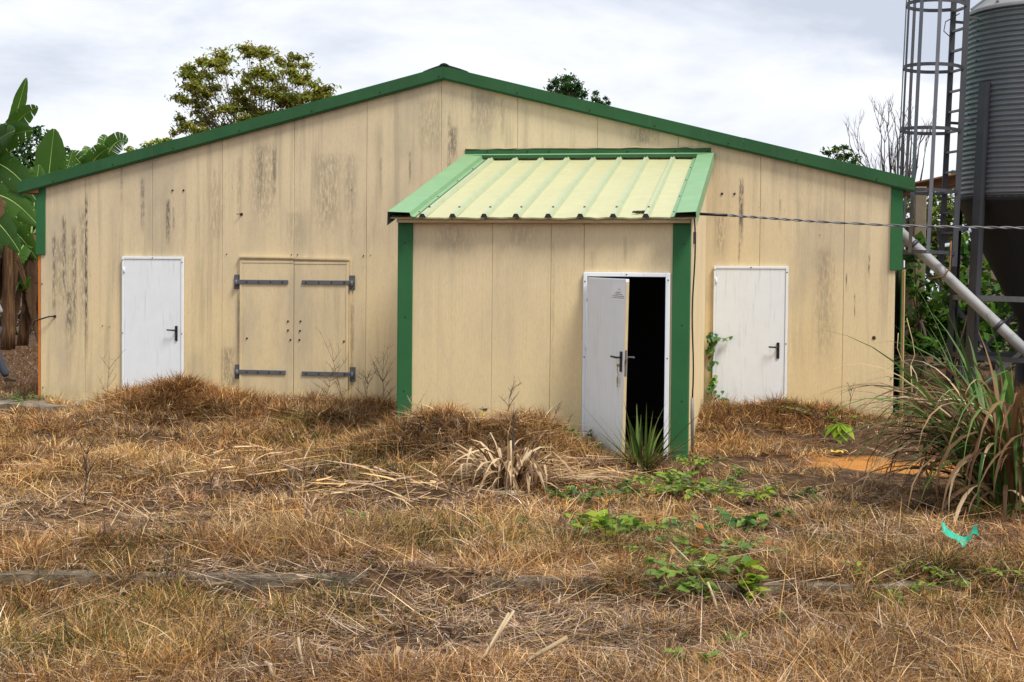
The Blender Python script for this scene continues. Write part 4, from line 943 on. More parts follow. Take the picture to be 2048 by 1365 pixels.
# ------------------------------------------------------------------ banana plants
def banana_leaf(parent, base, tip, width, sag=0.15, fold=0.25, tears=0.25, roll=0.0, mat='banana_leaf', stalk=0.12):
    base = Vector(base); tip = Vector(tip); d = tip-base; Ln = d.length; n = 26
    pts = []
    for k in range(n+1):
        t = k/n; pts.append(base+d*t+Vector((0, 0, 1))*sag*Ln*4*t*(1-t))
    vs = []; fs = []; uv = []; mi = []
    view = Vector((0.15, -1, 0.15))
    def frame(k):
        t_ = (pts[min(k+1, n)]-pts[max(k-1, 0)]).normalized(); s = t_.cross(view); s = s.normalized() if s.length > 1e-4 else Vector((1, 0, 0))
        s = Matrix.Rotation(roll, 3, t_) @ s; return t_, s, s.cross(t_)
    def W(t):
        return width*0.5*min(1, max(0.0, (t-stalk)/0.13))**0.55*min(1, (1-t)/0.28+0.02)**0.6
    for side in (-1, 1):
        k = int(stalk*n)
        while k < n:
            g = random.choice((1, 2, 2, 3, 4, 6)) if random.random() < tears*3 else random.choice((5, 7, 9)); k1 = min(n, k+g); dr = random.uniform(0, 0.35)*(1 if tears > 0.15 else 0.3); gap = 0.12 if tears > 0.1 else 0.0
            ring = []
            for j in range(k, k1+1):
                t = j/n; tj = t
                if j == k1 and k1 < n: tj = t-gap/n
                kk = min(max(int(round(tj*n)), 0), n); t_, s, u = frame(j); c = pts[j]
                w = W(t)*(1-0.06*random.random())
                row = []
                for q_ in (0.0, 0.4, 0.75, 1.0):
                    p = c+s*(side*w*q_)+u*(fold*w*q_*(1-0.55*q_))-u*(dr*w*q_*q_)+t_*(0.10*w*q_)
                    if j == k1 and k1 < n: p = p-t_*(gap*Ln/n*2*q_)
                    row.append(len(vs)); vs.append(p); uv.append((t*3, 0.5+side*q_*0.5))
                ring.append(row)
            for a, c in zip(ring[:-1], ring[1:]):
                for q_ in range(3):
                    f = [a[q_], a[q_+1], c[q_+1], c[q_]]; fs.append(f if side > 0 else f[::-1]); mi.append(0)
            k = k1
    b = MB(); b.add(vs, fs, 0, True)
    nb = len(b.f); b.tube(pts, [max(0.026*(1-i/n), 0.005) for i in range(n+1)], 6, 1)
    o = b.build('leaf', [M[mat], M['midrib'] if mat == 'banana_leaf' else M[mat]], parent)
    ul = o.data.uv_layers.new(name='UVMap')
    for lp_ in o.data.loops:
        v_ = lp_.vertex_index; ul.data[lp_.index].uv = uv[v_] if v_ < len(uv) else (0, 0.5)
    return o
def banana_plant(label, base, top, r0, leaves, dead=()):
    t = thing('banana_plant', tuple(base), label, 'banana plant', 'banana plants beside the shed')
    b = MB(); b.tube(curve_pts(base, top, (random.uniform(-.05, .05), 0, 0)), [r0*(1-0.07*k) for k in range(7)], 12); b.build('pseudostem', M['banana_stem'], t)
    for k in range(4):                                   # old leaf sheaths peeling off the stem
        a = random.uniform(0, 6.28); s_ = Vector(base).lerp(Vector(top), random.uniform(.1, .75)); o_ = Vector((math.cos(a), math.sin(a), 0))*r0
        banana_leaf(t, s_+o_*0.9+Vector((0, 0, .3)), s_+o_*random.uniform(1.6, 3.4)-Vector((0, 0, random.uniform(.3, .9))), random.uniform(.08, .2), 0.05, 0.5, 0.4, random.uniform(-.6, .6), 'dead_leaf')
    for (p0, p1, Y0, Y1, w, sg, tr, rl) in leaves: banana_leaf(t, at(*p0, Y0+YB), at(*p1, Y1+YB), w*1.15, sg, 0.32, tr*2.2+.08, rl)
    for (p0, p1, Y0, Y1, w) in dead: banana_leaf(t, at(*p0, Y0+YB), at(*p1, Y1+YB), w*1.2, 0.08, 0.7, 0.5, random.uniform(-.5, .5), 'dead_leaf')
    return t
YB = 4.6
g = lambda px, Y: tuple([at(px, 600, Y+YB)[0], Y+YB, gz(at(px, 600, Y+YB)[0], Y+YB)-.05])
banana_plant('banana plant with thick brown stem at the left edge and a tall rolled leaf', g(16, 3.8), at(14, 440, 3.8+YB), 0.15,
    [((8, 320), (53, 156), 3.8, 3.6, .24, .01, .0, .3), ((-15, 320), (76, 215), 3.7, 3.0, .34, .10, .3, .3), ((-60, 345), (66, 262), 3.6, 2.8, .5, .1, .15, .2), ((-80, 380), (30, 262), 3.5, 2.7, .55, .1, .2, -.2), ((-60, 330), (75, 405), 3.6, 2.9, .5, .16, .3, .2),
     ((-40, 390), (76, 452), 3.4, 2.8, .48, .12, .12, .1), ((-60, 420), (40, 505), 3.2, 2.6, .45, .12, .1, .2), ((-20, 440), (74, 520), 4.2, 4.4, .45, .15, .3, .3), ((-30, 420), (-140, 330), 3.8, 3.6, .5, .2, .2, 0), ((-30, 420), (-130, 450), 3.8, 4.2, .5, .2, .2, 0)],
    [((-5, 470), (-20, 640), 3.7, 3.5, .25), ((20, 440), (28, 600), 3.9, 3.8, .2), ((4, 395), (-6, 440), 2.9, 2.8, .2)])
banana_plant('leaning banana plant with peeling stem close to the shed corner', g(44, 4.6), at(68, 470, 4.6+YB), 0.125,
    [((62, 470), (78, 330), 4.6, 4.8, .4, .05, .2, .2), ((60, 480), (4, 420), 4.6, 4.2, .42, .2, .3, .1), ((62, 480), (20, 560), 4.5, 4.1, .4, .2, .2, .2), ((58, 500), (30, 590), 4.6, 4.2, .22, .06, .1, .9), ((30, 590), (60, 556), 4.5, 4.1, .24, .05, .1, .4), ((66, 470), (140, 420), 4.6, 4.8, .4, .2, .2, 0)],
    [((60, 480), (64, 640), 4.5, 4.4, .22), ((50, 500), (20, 690), 4.4, 4.2, .18), ((64, 520), (78, 690), 4.7, 4.6, .25)])
banana_plant('banana plant behind the roof with one broad upright leaf', g(112, 7.0), at(112, 470, 7.0+YB), 0.16,
    [((88, 440), (108, 258), 7.0, 6.9, .62, .01, .0, .12), ((110, 440), (146, 300), 7.0, 7.0, .30, .05, .3, .5), ((100, 440), (62, 335), 7.0, 7.3, .4, .1, .3, .2), ((120, 440), (70, 410), 7.0, 6.4, .45, .2, .3, .1)])
banana_plant('banana plant with drooping leaf tips peeping over the left roof edge', g(200, 8.0), at(196, 440, 8.0+YB), 0.16,
    [((165, 360), (216, 298), 8.0, 7.8, .42, .12, .2, .3), ((190, 380), (140, 305), 8.0, 7.8, .42, .1, .35, -.3), ((196, 360), (255, 285), 8.0, 8.0, .40, .30, .3, .2), ((200, 350), (212, 270), 8.0, 8.2, .3, .15, .2, .8), ((190, 370), (170, 292), 8.0, 8.1, .3, .1, .3, .6)])
banana_plant('banana plant in the shade behind the left corner', g(-50, 6.5), at(-40, 430, 6.5+YB), 0.13,
    [((-40, 440), (30, 330), 6.5, 6.2, .5, .2, .3, .1), ((-40, 440), (60, 400), 6.5, 6.0, .5, .2, .3, .1), ((-40, 440), (50, 480), 6.5, 6.2, .5, .2, .3, .1), ((-40, 440), (-120, 380), 6.5, 6.2, .5, .2, .3, .1), ((-40, 450), (40, 530), 6.5, 6.2, .5, .2, .3, .1)],
    [((-30, 460), (20, 660), 6.4, 6.2, .4), ((-30, 460), (50, 600), 6.4, 6.2, .35)])

# ------------------------------------------------------------------ the person walking in from the left
def skin_mesh(name, verts, edges, radii, mat, parent, root=0, sub=2):
    me = bpy.data.meshes.new(name); me.from_pydata(verts, edges, []); me.update()
    o = link(name, me, parent, mat)
    md = o.modifiers.new('skin', 'SKIN'); md.use_smooth_shade = True
    lay = me.skin_vertices[0].data
    for i, r in enumerate(radii):
        r = r if isinstance(r, tuple) else (r, r); lay[i].radius = r; lay[i].use_root = (i == root)
    s = o.modifiers.new('sub', 'SUBSURF'); s.levels = sub; s.render_levels = sub
    return o
M['skin'] = paint('brown_skin', (0.16, 0.085, 0.05), 0.55, var=0.05, dirt_amt=0.0)
M['trousers'] = paint('grey_blue_trousers', (0.045, 0.050, 0.068), 0.9, var=0.2, scale=12, dirt_amt=0.2)
M['shirt'] = paint('plain_grey_shirt', (0.30, 0.31, 0.33), 0.9, var=0.1, dirt_amt=0.1)
M['shoe'] = paint('black_shoe', (0.012, 0.012, 0.012), 0.45, var=0.2, dirt_amt=0.2)
M['hair'] = paint('black_hair', (0.01, 0.009, 0.008), 0.8, var=0.2, dirt_amt=0.0)
ft = at(17, 771, 4.0); gzp = gz(ft[0], 4.0); sc_ = 1.0
px_, pz_ = float(ft[0])-0.36, gzp
person = thing('person', (px_, 4.0, pz_), 'person in dark trousers and black shoes stepping in at the left edge', 'person')
# x forward (to the right), y to the far side
sk = [(0, 0, .93), (0.01, 0, 1.10), (0.02, 0, 1.30), (0.03, 0, 1.43), (0.04, 0, 1.50), (0.055, 0, 1.60), (0.06, 0, 1.68),
      (0.02, -.17, 1.40), (-0.10, -.21, 1.13), (-0.02, -.22, .90), (0.02, -.21, .83), (0.02, .17, 1.40), (-0.04, .21, 1.13), (0.0, .22, .90), (0.02, .21, .83),
      (0.14, 0, 1.575), (0.115, 0, 1.53), (0.05, -.075, 1.59), (0.05, .075, 1.59)]
ed = [(0, 1), (1, 2), (2, 3), (3, 4), (4, 5), (5, 6), (2, 7), (7, 8), (8, 9), (9, 10), (2, 11), (11, 12), (12, 13), (13, 14), (5, 15), (4, 16), (5, 17), (5, 18)]
ra = [(.14, .11), (.13, .10), (.15, .11), (.07, .07), (.055, .055), (.085, .075), (.07, .065), .055, .042, .030, .035, .055, .042, .030, .035, .016, .03, .018, .018]
for (hx_, hy_, hz_, dz) in ((0.02, -.21, .83, -1), (0.02, .21, .83, -1)):
    hi = 10 if hy_ < 0 else 14
    for k, (ox, L_) in enumerate(((-.026, .068), (-.009, .078), (.009, .074), (.026, .058))):
        a = len(sk); sk += [(hx_+ox, hy_, hz_-.055), (hx_+ox+.012, hy_, hz_-.055-L_*.55), (hx_+ox+.03, hy_, hz_-.055-L_)]; ed += [(hi, a), (a, a+1), (a+1, a+2)]; ra += [.010, .009, .008]
    a = len(sk); sk += [(hx_+.035, hy_-.01, hz_-.02), (hx_+.052, hy_-.012, hz_-.055)]; ed += [(hi, a), (a, a+1)]; ra += [.011, .009]
skin_mesh('body', sk, ed, ra, M['skin'], person)
st = [(0, 0, .96), (0, -.09, .90), (0.19, -.10, .50), (0.385, -.10, .10), (0, .09, .90), (-0.06, .10, .50), (-0.36, .10, .17)]
skin_mesh('trousers', st, [(0, 1), (1, 2), (2, 3), (0, 4), (4, 5), (5, 6)], [(.15, .12), .105, .085, .075, .105, .085, .075], M['trousers'], person)
sh_ = [(0, 0, .90), (0.01, 0, 1.12), (0.02, 0, 1.32), (0.03, 0, 1.43), (0.02, -.18, 1.39), (-0.06, -.215, 1.22), (0.02, .18, 1.39), (0.10, .215, 1.22)]
skin_mesh('shirt', sh_, [(0, 1), (1, 2), (2, 3), (2, 4), (4, 5), (2, 6), (6, 7)], [(.165, .135), (.155, .125), (.17, .13), .085, .075, .062, .075, .062], M['shirt'], person)
skin_mesh('hair', [(0.02, 0, 1.66), (0.05, 0, 1.72), (-0.01, 0, 1.60)], [(0, 1), (0, 2)], [.085, .07, .06], M['hair'], person)
for (x, y, z, t) in ((0.385, -.10, .045, 0.10), (-0.39, .10, .10, -0.45)):
    c, s = math.cos(t), math.sin(t)
    q_ = [(-.05, 0), (0.0, .01), (.09, -.008), (.17, -.014)]
    skin_mesh('shoe', [(x+a*c-b_*s, y, z+a*s+b_*c) for a, b_ in q_], [(0, 1), (1, 2), (2, 3)], [(.042, .045), (.046, .052), (.047, .036), (.036, .026)], M['shoe'], person)

# ------------------------------------------------------------------ plants of the yard
def ribbon_mesh(name, pts, wid, side, fold=0.25):
    """long narrow blade with a shallow fold; pts local"""
    n = len(pts); vs = []; fs = []
    for k, p in enumerate(pts):
        t_ = (pts[min(k+1, n-1)]-pts[max(k-1, 0)]).normalized(); s = side-t_*side.dot(t_)
        s = s.normalized() if s.length > 1e-5 else Vector((1, 0, 0)); u = s.cross(t_); w = wid[k]*0.5
        vs += [p-s*w+u*w*fold, p, p+s*w+u*w*fold]
    for k in range(n-1):
        a = k*3; fs += [(a, a+1, a+4, a+3), (a+1, a+2, a+5, a+4)]
    me = bpy.data.meshes.new(name); me.from_pydata([tuple(v) for v in vs], [], fs); me.polygons.foreach_set('use_smooth', [True]*len(fs)); me.update(); return me
def blade(parent, off, az, el, Ln, w, droop, mat, name='leaf', n=7, twist=0.0, kink=None):
    """arching blade: leaves its root at elevation el, bends down by 'droop' radians over its length"""
    p = Vector(off); pts = [p.copy()]; wid = [w*0.7]; e = el; a = az
    for k in range(n):
        t = (k+1)/n; e -= droop/n*(0.4+1.2*t)
        if kink and abs(t-kink) < 0.5/n: e -= random.uniform(0.8, 1.6)
        a += twist/n; p = p+Vector((math.cos(a)*math.cos(e), math.sin(a)*math.cos(e), math.sin(e)))*(Ln/n); pts.append(p.copy())
        wid.append(w*(1.0 if t < 0.55 else max(0.06, 1-(t-0.55)/0.45)))
    ta = az+math.pi/2+random.uniform(-.5, .5); side = Vector((math.cos(ta), math.sin(ta), random.uniform(-.4, .4)))
    me = ribbon_mesh(name, pts, wid, side); o = link(name, me, parent, M[mat]); return o

def leaf_me(kind, n=6):
    prof = {'ovate': [0.02, .62, .95, .98, .72, .36, .02], 'heart': [0.35, .95, 1.05, .92, .62, .28, .02], 'lance': [0.03, .5, .8, .9, .75, .42, .02]}[kind]
    asp = {'ovate': .30, 'heart': .42, 'lance': .17}[kind]; vs = []; fs = []
    for k, w in enumerate(prof):
        x = k/n; z = -0.16*x*x
        if kind == 'heart' and k == 0: x = -0.03
        vs += [(x, -w*asp, z+w*0.06), (x, 0, z-0.02), (x, w*asp, z+w*0.06)]
    for k in range(n): a = k*3; fs += [(a, a+3, a+4, a+1), (a+1, a+4, a+5, a+2)]
    me = bpy.data.meshes.new('leaf'); me.from_pydata(vs, [], fs); me.polygons.foreach_set('use_smooth', [True]*len(fs)); me.update(); return me
LEAF = {}
def put_leaf(parent, off, az, tilt, size, kind, mat, roll=0.0, name='leaf'):
    key = (kind, mat)
    if key not in LEAF: LEAF[key] = leaf_me(kind)
    o = link(name, LEAF[key], parent, M[mat]); o.location = off; o.rotation_euler = Euler((roll, -tilt, az), 'XYZ'); o.scale = (size,)*3; return o

def leafy_weed(px, py, label, n, spread, h, size, kind='ovate', mats=('weed',), sprawl=True, name='leafy_weed', group='leafy weeds in the dry grass'):
    g_ = ground_hit(px, py); t = thing(name, tuple(g_), label, 'weed', group); b = MB(); k = 0; h = h*.42+.075; spread *= 2.5; size *= .80; n = int(n*3.6)
    ns = max(2, n//9)
    for s in range(ns):
        a = random.uniform(0, 6.28); r = spread*random.uniform(0.3, 1.0); hh = h*random.uniform(0.6, 1.1)
        e_ = Vector((math.cos(a)*r, math.sin(a)*r, 0)); e_.z = gz(g_.x+e_.x, g_.y+e_.y)-g_.z+hh
        pts = [Vector((0, 0, -.02))+(e_-Vector((0, 0, -.02)))*t_+Vector((0, 0, 1))*h*0.35*math.sin(math.pi*t_) for t_ in (0, .25, .5, .75, 1)]
        b.tube([p+Vector(g_) for p in pts], [.006, .005, .004, .004, .003], 5)
        m_ = n//ns
        for j in range(m_):
            t_ = 0.25+0.75*(j+random.random()*0.6)/m_; i = min(int(t_*4), 3); p = pts[i].lerp(pts[i+1], t_*4-i)
            put_leaf(t, p+Vector((0, 0, 0.006)), a+random.choice((-1, 1))*random.uniform(0.4, 1.5), random.uniform(-.45, .7), size*random.uniform(.65, 1.25), kind, random.choice(mats), random.uniform(-.6, .6))
    b.build('stem', M['twig'], t); return t

WEEDS = [
 (1152, 1012, 'low dark green weed left of the big leafy patch', 30, .17, .14, .085, 'ovate', ('weed', 'weed_dark')),
 (1235, 992, 'small-leaved weed behind the dry tuft, right of the palm seedling base', 28, .20, .11, .075, 'ovate', ('weed', 'weed_dark')),
 (1345, 990, 'largest leafy green weed in front of the annex right corner', 64, .30, .22, .10, 'ovate', ('weed', 'weed', 'weed_bright')),
 (1415, 1000, 'leafy green weed right of the largest one', 34, .22, .20, .10, 'lance', ('weed', 'weed_dark')),
 (1525, 1000, 'bright yellow-green weed alone in the dry grass', 22, .16, .12, .09, 'ovate', ('weed_bright', 'weed')),
 (1606, 1015, 'pair of dark upright leaves standing in dry grass', 6, .07, .12, .15, 'lance', ('weed_dark',)),
 (1215, 1075, 'weed with broad bright green leaves in the middle foreground', 26, .20, .17, .15, 'ovate', ('weed_bright', 'weed')),
 (1300, 1070, 'green creeping weed right of the broad bright leaves', 26, .26, .10, .085, 'ovate', ('weed',)),
 (1385, 1075, 'green creeping weed midway between kerb and largest weed', 34, .26, .13, .09, 'ovate', ('weed', 'weed_dark')),
 (1495, 1070, 'upright green weed at the right end of the weed patch', 24, .16, .22, .12, 'ovate', ('weed', 'weed_dark')),
 (1340, 1125, 'pale green creeper just behind the kerb', 34, .24, .09, .085, 'ovate', ('weed', 'weed_bright')),
 (1430, 1125, 'dense green creeper behind the kerb with some orange leaves', 40, .24, .12, .09, 'ovate', ('weed', 'weed', 'weed_dark', 'orange_leaf')),
 (1400, 1170, 'green creeper hanging over the kerb edge', 26, .18, .08, .10, 'heart', ('weed',)),
 (1475, 1172, 'bright leafy weed rising against the kerb face', 16, .10, .16, .13, 'ovate', ('weed', 'weed_bright')),
 (720, 1062, 'single small green weed in the straw left of centre', 5, .05, .10, .10, 'heart', ('weed',)),
 (1168, 905, 'green weed growing at the foot of the annex beside the open door', 34, .16, .22, .09, 'ovate', ('weed', 'weed_dark')),
 (1388, 945, 'yellow-green weed at the foot of the green corner post', 22, .13, .20, .07, 'ovate', ('weed_bright', 'weed')),
 (1468, 970, 'slender upright weed right of the leafy patch', 14, .06, .26, .075, 'lance', ('weed',)),
 (2000, 1040, 'small green weed below the tall reed clump', 14, .14, .08, .11, 'ovate', ('weed',)),
 (1745+40, 1190, 'low green weed in front of the kerb at the right', 22, .22, .08, .075, 'ovate', ('weed', 'weed_bright')),
 (1915, 1165, 'low bright weed below the turquoise scrap', 20, .20, .08, .075, 'ovate', ('weed', 'weed_bright')),
 (1470, 1312, 'pair of green leaves low in the foreground straw', 5, .05, .08, .12, 'lance', ('weed',)),
 (1385, 1345, 'green leaf sprout at the bottom edge of the yard', 5, .06, .07, .10, 'ovate', ('weed',)),
 (1555, 1262, 'tiny green sprout in the pale foreground grass', 6, .05, .05, .06, 'ovate', ('weed',)),
 (1000, 1060, 'scattered green weed in front of the dry reed clump', 16, .26, .08, .075, 'ovate', ('weed',)),
 (1950, 985, 'green leaves among the dry reeds at the right', 16, .16, .10, .10, 'ovate', ('weed', 'weed_bright')),
]
for w in WEEDS: leafy_weed(*w)
# low bush by the right corner, seedling, vine
leafy_weed(1832, 838, 'low dark green bush at the right corner of the shed', 90, .24, .14, .075, 'ovate', ('weed_dark', 'weed'), name='low_bush', group='low bushes')
leafy_weed(1645, 835, 'thin green weed against the gable left of the yellow seedling', 26, .30, .10, .07, 'ovate', ('weed', 'weed_bright'), name='low_bush', group='low bushes')
leafy_weed(40, 806, 'patch of green weed on the concrete by the left corner', 60, .40, .10, .09, 'lance', ('weed', 'weed_dark'), name='low_bush', group='low bushes')
g_ = ground_hit(1678, 885); t = thing('seedling', tuple(g_), 'young plant with drooping bright yellow-green leaves before the gable', 'seedling')
MB().tube([g_-Vector((0, 0, .02)), g_+Vector((.01, 0, .12)), g_+Vector((.005, 0, .22))], [.007, .006, .005], 6).build('stem', M['twig'], t)
for a, tl, s in ((-2.6, -.5, .20), (-0.5, -.6, .20), (-1.6, -1.0, .20), (-2.1, -.75, .16), (0.6, -.2, .17), (2.4, -.2, .17), (-1.0, -.8, .18), (1.5, .1, .15)): put_leaf(t, Vector((.005, 0, .22)), a, tl, s, 'ovate', 'weed_bright', random.uniform(-.3, .3)).scale *= 1.35
vx0 = px_x(1424, 700); vine = thing('climbing_vine', (vx0, -0.06, 0.0), 'green heart-leaved vine climbing the left edge of the right door', 'vine')
stem = [(1430, 830), (1424, 790), (1422, 740), (1428, 700), (1421, 690), (1426, 665)]; sp_ = [Vector(at(x, y, -0.07)) for x, y in stem]
b = MB(); b.tube(sp_, .006, 5); side_ = [Vector(at(x, y, -0.075)) for x, y in ((1426, 667), (1437, 676), (1450, 678), (1463, 673))]; b.tube(side_, .004, 5); b.build('stem', M['weed_dark'], vine)
for k in range(64):
    t_ = random.random()**1.5; i = min(int(t_*5), 4); p = sp_[i].lerp(sp_[i+1], t_*5-i); sprd = 0.10 if t_ < 0.25 else 0.05
    if t_ < 0.2: p = p+Vector((random.uniform(-.05, .22), 0, random.uniform(-.02, .10)))
    p = p+Vector((random.uniform(-sprd, sprd), random.uniform(-.05, -.005), random.uniform(-.03, .03)))-Vector(vine.location)
    put_leaf(vine, p, -math.pi/2+random.uniform(-.9, .9), -random.uniform(.5, 1.4), random.uniform(.06, .10), 'heart', random.choice(('weed_dark', 'weed_dark', 'weed')), random.uniform(-.4, .4))
for p in side_[1:]:
    for k in range(2): put_leaf(vine, p-Vector(vine.location)+Vector((0, -.01, 0)), -math.pi/2+random.uniform(-1, 1), -random.uniform(.4, 1.2), random.uniform(.05, .08), 'heart', 'weed', random.uniform(-.4, .4))

# palm-like seedling before the open door
g_ = ground_hit(1283, 952); palm = thing('palm_seedling', tuple(g_), 'spiky green palm seedling standing before the open door', 'seedling')
for (a, e, Ln, w) in ((R_(178), R_(52), .95, .030), (R_(186), R_(40), .85, .022), (R_(170), R_(58), .70, .025), (R_(160), R_(62), .60, .02), (R_(2), R_(52), .85, .022), (R_(-6), R_(46), .80, .02), (R_(8), R_(58), .78, .024), (R_(200), R_(48), .62, .02), (R_(-25), R_(50), .6, .02)):
    blade(palm, (random.uniform(-.03, .03), random.uniform(-.03, .03), 0), a, e, Ln*1.12, w*1.5, random.uniform(.0, .2), 'palm_leaf')
for k in range(22):
    blade(palm, (random.uniform(-.05, .05), random.uniform(-.05, .05), 0), random.uniform(0, 6.28), R_(random.uniform(66, 88)), random.uniform(.5, .88), random.uniform(.024, .038), random.uniform(-.05, .25), 'palm_leaf')
for k in range(44):
    blade(palm, (random.uniform(-.06, .06), random.uniform(-.06, .06), 0), random.uniform(0, 6.28), R_(random.uniform(34, 66)), random.uniform(.45, .95), random.uniform(.015, .026), random.uniform(.1, 1.0), random.choice(('palm_leaf', 'reed_brown')))
for k in range(7): blade(palm, (random.uniform(-.04, .04), -.08, 0), random.uniform(4.2, 5.2), R_(random.uniform(70, 95)), random.uniform(.10, .17), .035, 0.1, 'dry_leaf')

# dry reed clump in the middle of the yard
g_ = ground_hit(1020, 968); clump = thing('dry_reed_clump', tuple(g_), 'large clump of dry straw-coloured reed leaves in front of the annex', 'reed clump')
for k in range(150):
    a = random.uniform(0, 6.28); e = R_(random.uniform(52, 89)); r = random.uniform(0, .26)
    blade(clump, (math.cos(a)*r*1.1, math.sin(a)*r*0.8, -0.02), a+random.uniform(-.4, .4), e, *random.choice(((random.uniform(.35, .72), random.uniform(.018, .034), random.uniform(.1, .6)), (random.uniform(.6, 1.0), random.uniform(.018, .036), random.uniform(.9, 1.8)), (random.uniform(.6, 1.05), random.uniform(.018, .036), random.uniform(1.6, 2.9)))), random.choice(('dry_leaf', 'dry_leaf', 'dry_leaf', 'reed_brown', 'stalk')), twist=random.uniform(-.6, .6), kink=random.choice((None, .4, .5, .6, .7)))
for k in range(60):
    a = random.uniform(0, 6.28); r = random.uniform(.05, .3); blade(clump, (math.cos(a)*r, math.sin(a)*r*.8, 0.02), a, R_(random.uniform(10, 50)), random.uniform(.4, .75), random.uniform(.016, .034), random.uniform(.6, 1.6), random.choice(('dry_leaf', 'stalk', 'reed_brown')), twist=random.uniform(-.6, .6))
for k in range(16): blade(clump, (random.uniform(.3, .5), random.uniform(-.1, .1), .05), random.uniform(-.35, .2), R_(random.uniform(4, 25)), random.uniform(.5, .9), random.uniform(.016, .03), random.uniform(.1, .5), random.choice(('dry_leaf', 'stalk')))
blade(clump, (.02, .02, 0), R_(90), R_(88), .80, .018, .05, 'twig_dark', name='dark_stalk')

# tall reed clump at the right edge
g_ = ground_hit(2034, 1012); reed = thing('tall_reed_clump', tuple(g_), 'tall arching green and brown reed clump at the right edge', 'reed clump')
for k in range(150):
    a = R_(random.uniform(100, 290)) if random.random() < .75 else random.uniform(0, 6.28); r = random.uniform(0, .38)
    blade(reed, (math.cos(a)*r, math.sin(a)*r, 0), a+random.uniform(-.4, .4), R_(random.uniform(60, 89)), random.uniform(1.25, 2.5), random.uniform(.024, .042), random.uniform(.5, 2.2), random.choice(('reed_green', 'reed_green', 'reed_green', 'palm_leaf', 'reed_brown')), n=9, twist=random.uniform(-.4, .4), kink=random.choice((None, None, None, .7)))
for k in range(150):
    a = R_(random.uniform(120, 280)); r = random.uniform(.1, .62)
    blade(reed, (math.cos(a)*r, math.sin(a)*r, random.uniform(0, .75)), a+random.uniform(-.5, .5), R_(random.uniform(15, 72)), random.uniform(.8, 1.6), random.uniform(.026, .048), random.uniform(1.2, 2.6), random.choice(('reed_brown', 'reed_brown', 'reed_brown', 'dry_leaf')), n=8, twist=random.uniform(-.5, .5))
# brown reed leaves leaning into the bottom right corner
g_ = ground_hit(2046, 1340); rb = thing('dead_reed', tuple(g_), 'broken brown dead reed leaves in the bottom right corner', 'reed')
for (a, e, Ln, dr) in ((2.7, 60, .42, 2.2), (2.9, 35, .40, 1.0), (2.4, 80, .30, .6), (3.2, 20, .38, .6), (2.2, 70, .34, 2.0), (3.0, 50, .5, 1.9), (3.4, 30, .3, .4), (1.6, 60, .3, .8)): blade(rb, (random.uniform(-.05, .08), random.uniform(-.05, .05), 0), a, R_(e), Ln, .022, dr, 'reed_brown')

# bare weeds along the wall
def bare_weed(px, py, Y, h, label, n=7, lean=0.0, mat='twig', spread=.55):
    p = at(px, py, Y); g_ = Vector((p[0], Y, gz(p[0], Y))); t = thing('bare_weed', tuple(g_), label, 'weed', 'dry bare weeds'); b = MB()
    pts = [g_+Vector((lean*k/6*h+random.uniform(-.012, .012), random.uniform(-.012, .012), h*k/6)) for k in range(7)]; b.tube(pts, [.005*(1-.1*k) for k in range(7)], 5)
    for k in range(n):
        i = random.randint(1, 5); s = pts[i]; d = Vector((random.choice((-1, 1))*random.uniform(.25, spread), random.uniform(-.3, .3), random.uniform(.4, .9)))*h*random.uniform(.3, .55); e_ = s+d
        b.tube([s, s+d*.5+Vector((0, 0, .01)), e_], [.003, .0026, .0016], 4)
        for j in range(3): u_ = s+d*random.uniform(.3, .9); b.tube([u_, u_+Vector((random.uniform(-.1, .1), random.uniform(-.05, .05), random.uniform(.02, .13)))*h*1.2], [.0019, .0012], 4)
    b.build('stem', M[mat], t); return t
bare_weed(766, 850, -.45, .85, 'branching dry weed against the gable left of the green post', 12)
bare_weed(690, 850, -.4, 1.0, 'tall thin dry weed in front of the right hatch leaf', 8, -.25)
bare_weed(730, 850, -.7, .45, 'dense dry weed at the foot of the hatch', 14, .1, spread=.9)
bare_weed(650, 850, -.7, .5, 'low spreading dry weed below the right hatch leaf', 12, .2, spread=1.1)
bare_weed(214, 815, -.4, .8, 'thin dry weed between left corner and white door', 6, .05)
bare_weed(810, 860, -4.35, .5, 'pale dry weed in front of the left green post', 8, .35, 'stalk', 1.0)
bare_weed(1010, 870, -4.8, .5, 'small dry weed on the grassy mound before the annex', 6, .2)
bare_weed(1110, 900, -4.25, .38, 'dark spiky weed at the foot of the annex wall', 5, 0, 'twig_dark', .3)
bare_weed(1136, 900, -4.2, .30, 'short dark weed left of the open door', 5, 0, 'twig_dark', .3)
bare_weed(1700, 835, -.4, .42, 'dark thin weed stem behind the yellow seedling', 4, 0, 'twig_dark', .3)
bare_weed(170, 1010, -8.7, .55, 'dark dry weed at the left in the yard', 10, .05, 'twig_dark', .5)
bare_weed(420, 1000, -8.2, .35, 'short dark broken weed in the straw left of centre', 4, .1, 'twig_dark', .4)
bare_weed(330, 1190, -11.3, .25, 'upright dark dry stems by the kerb at the left', 4, 0, 'twig_dark', .3)

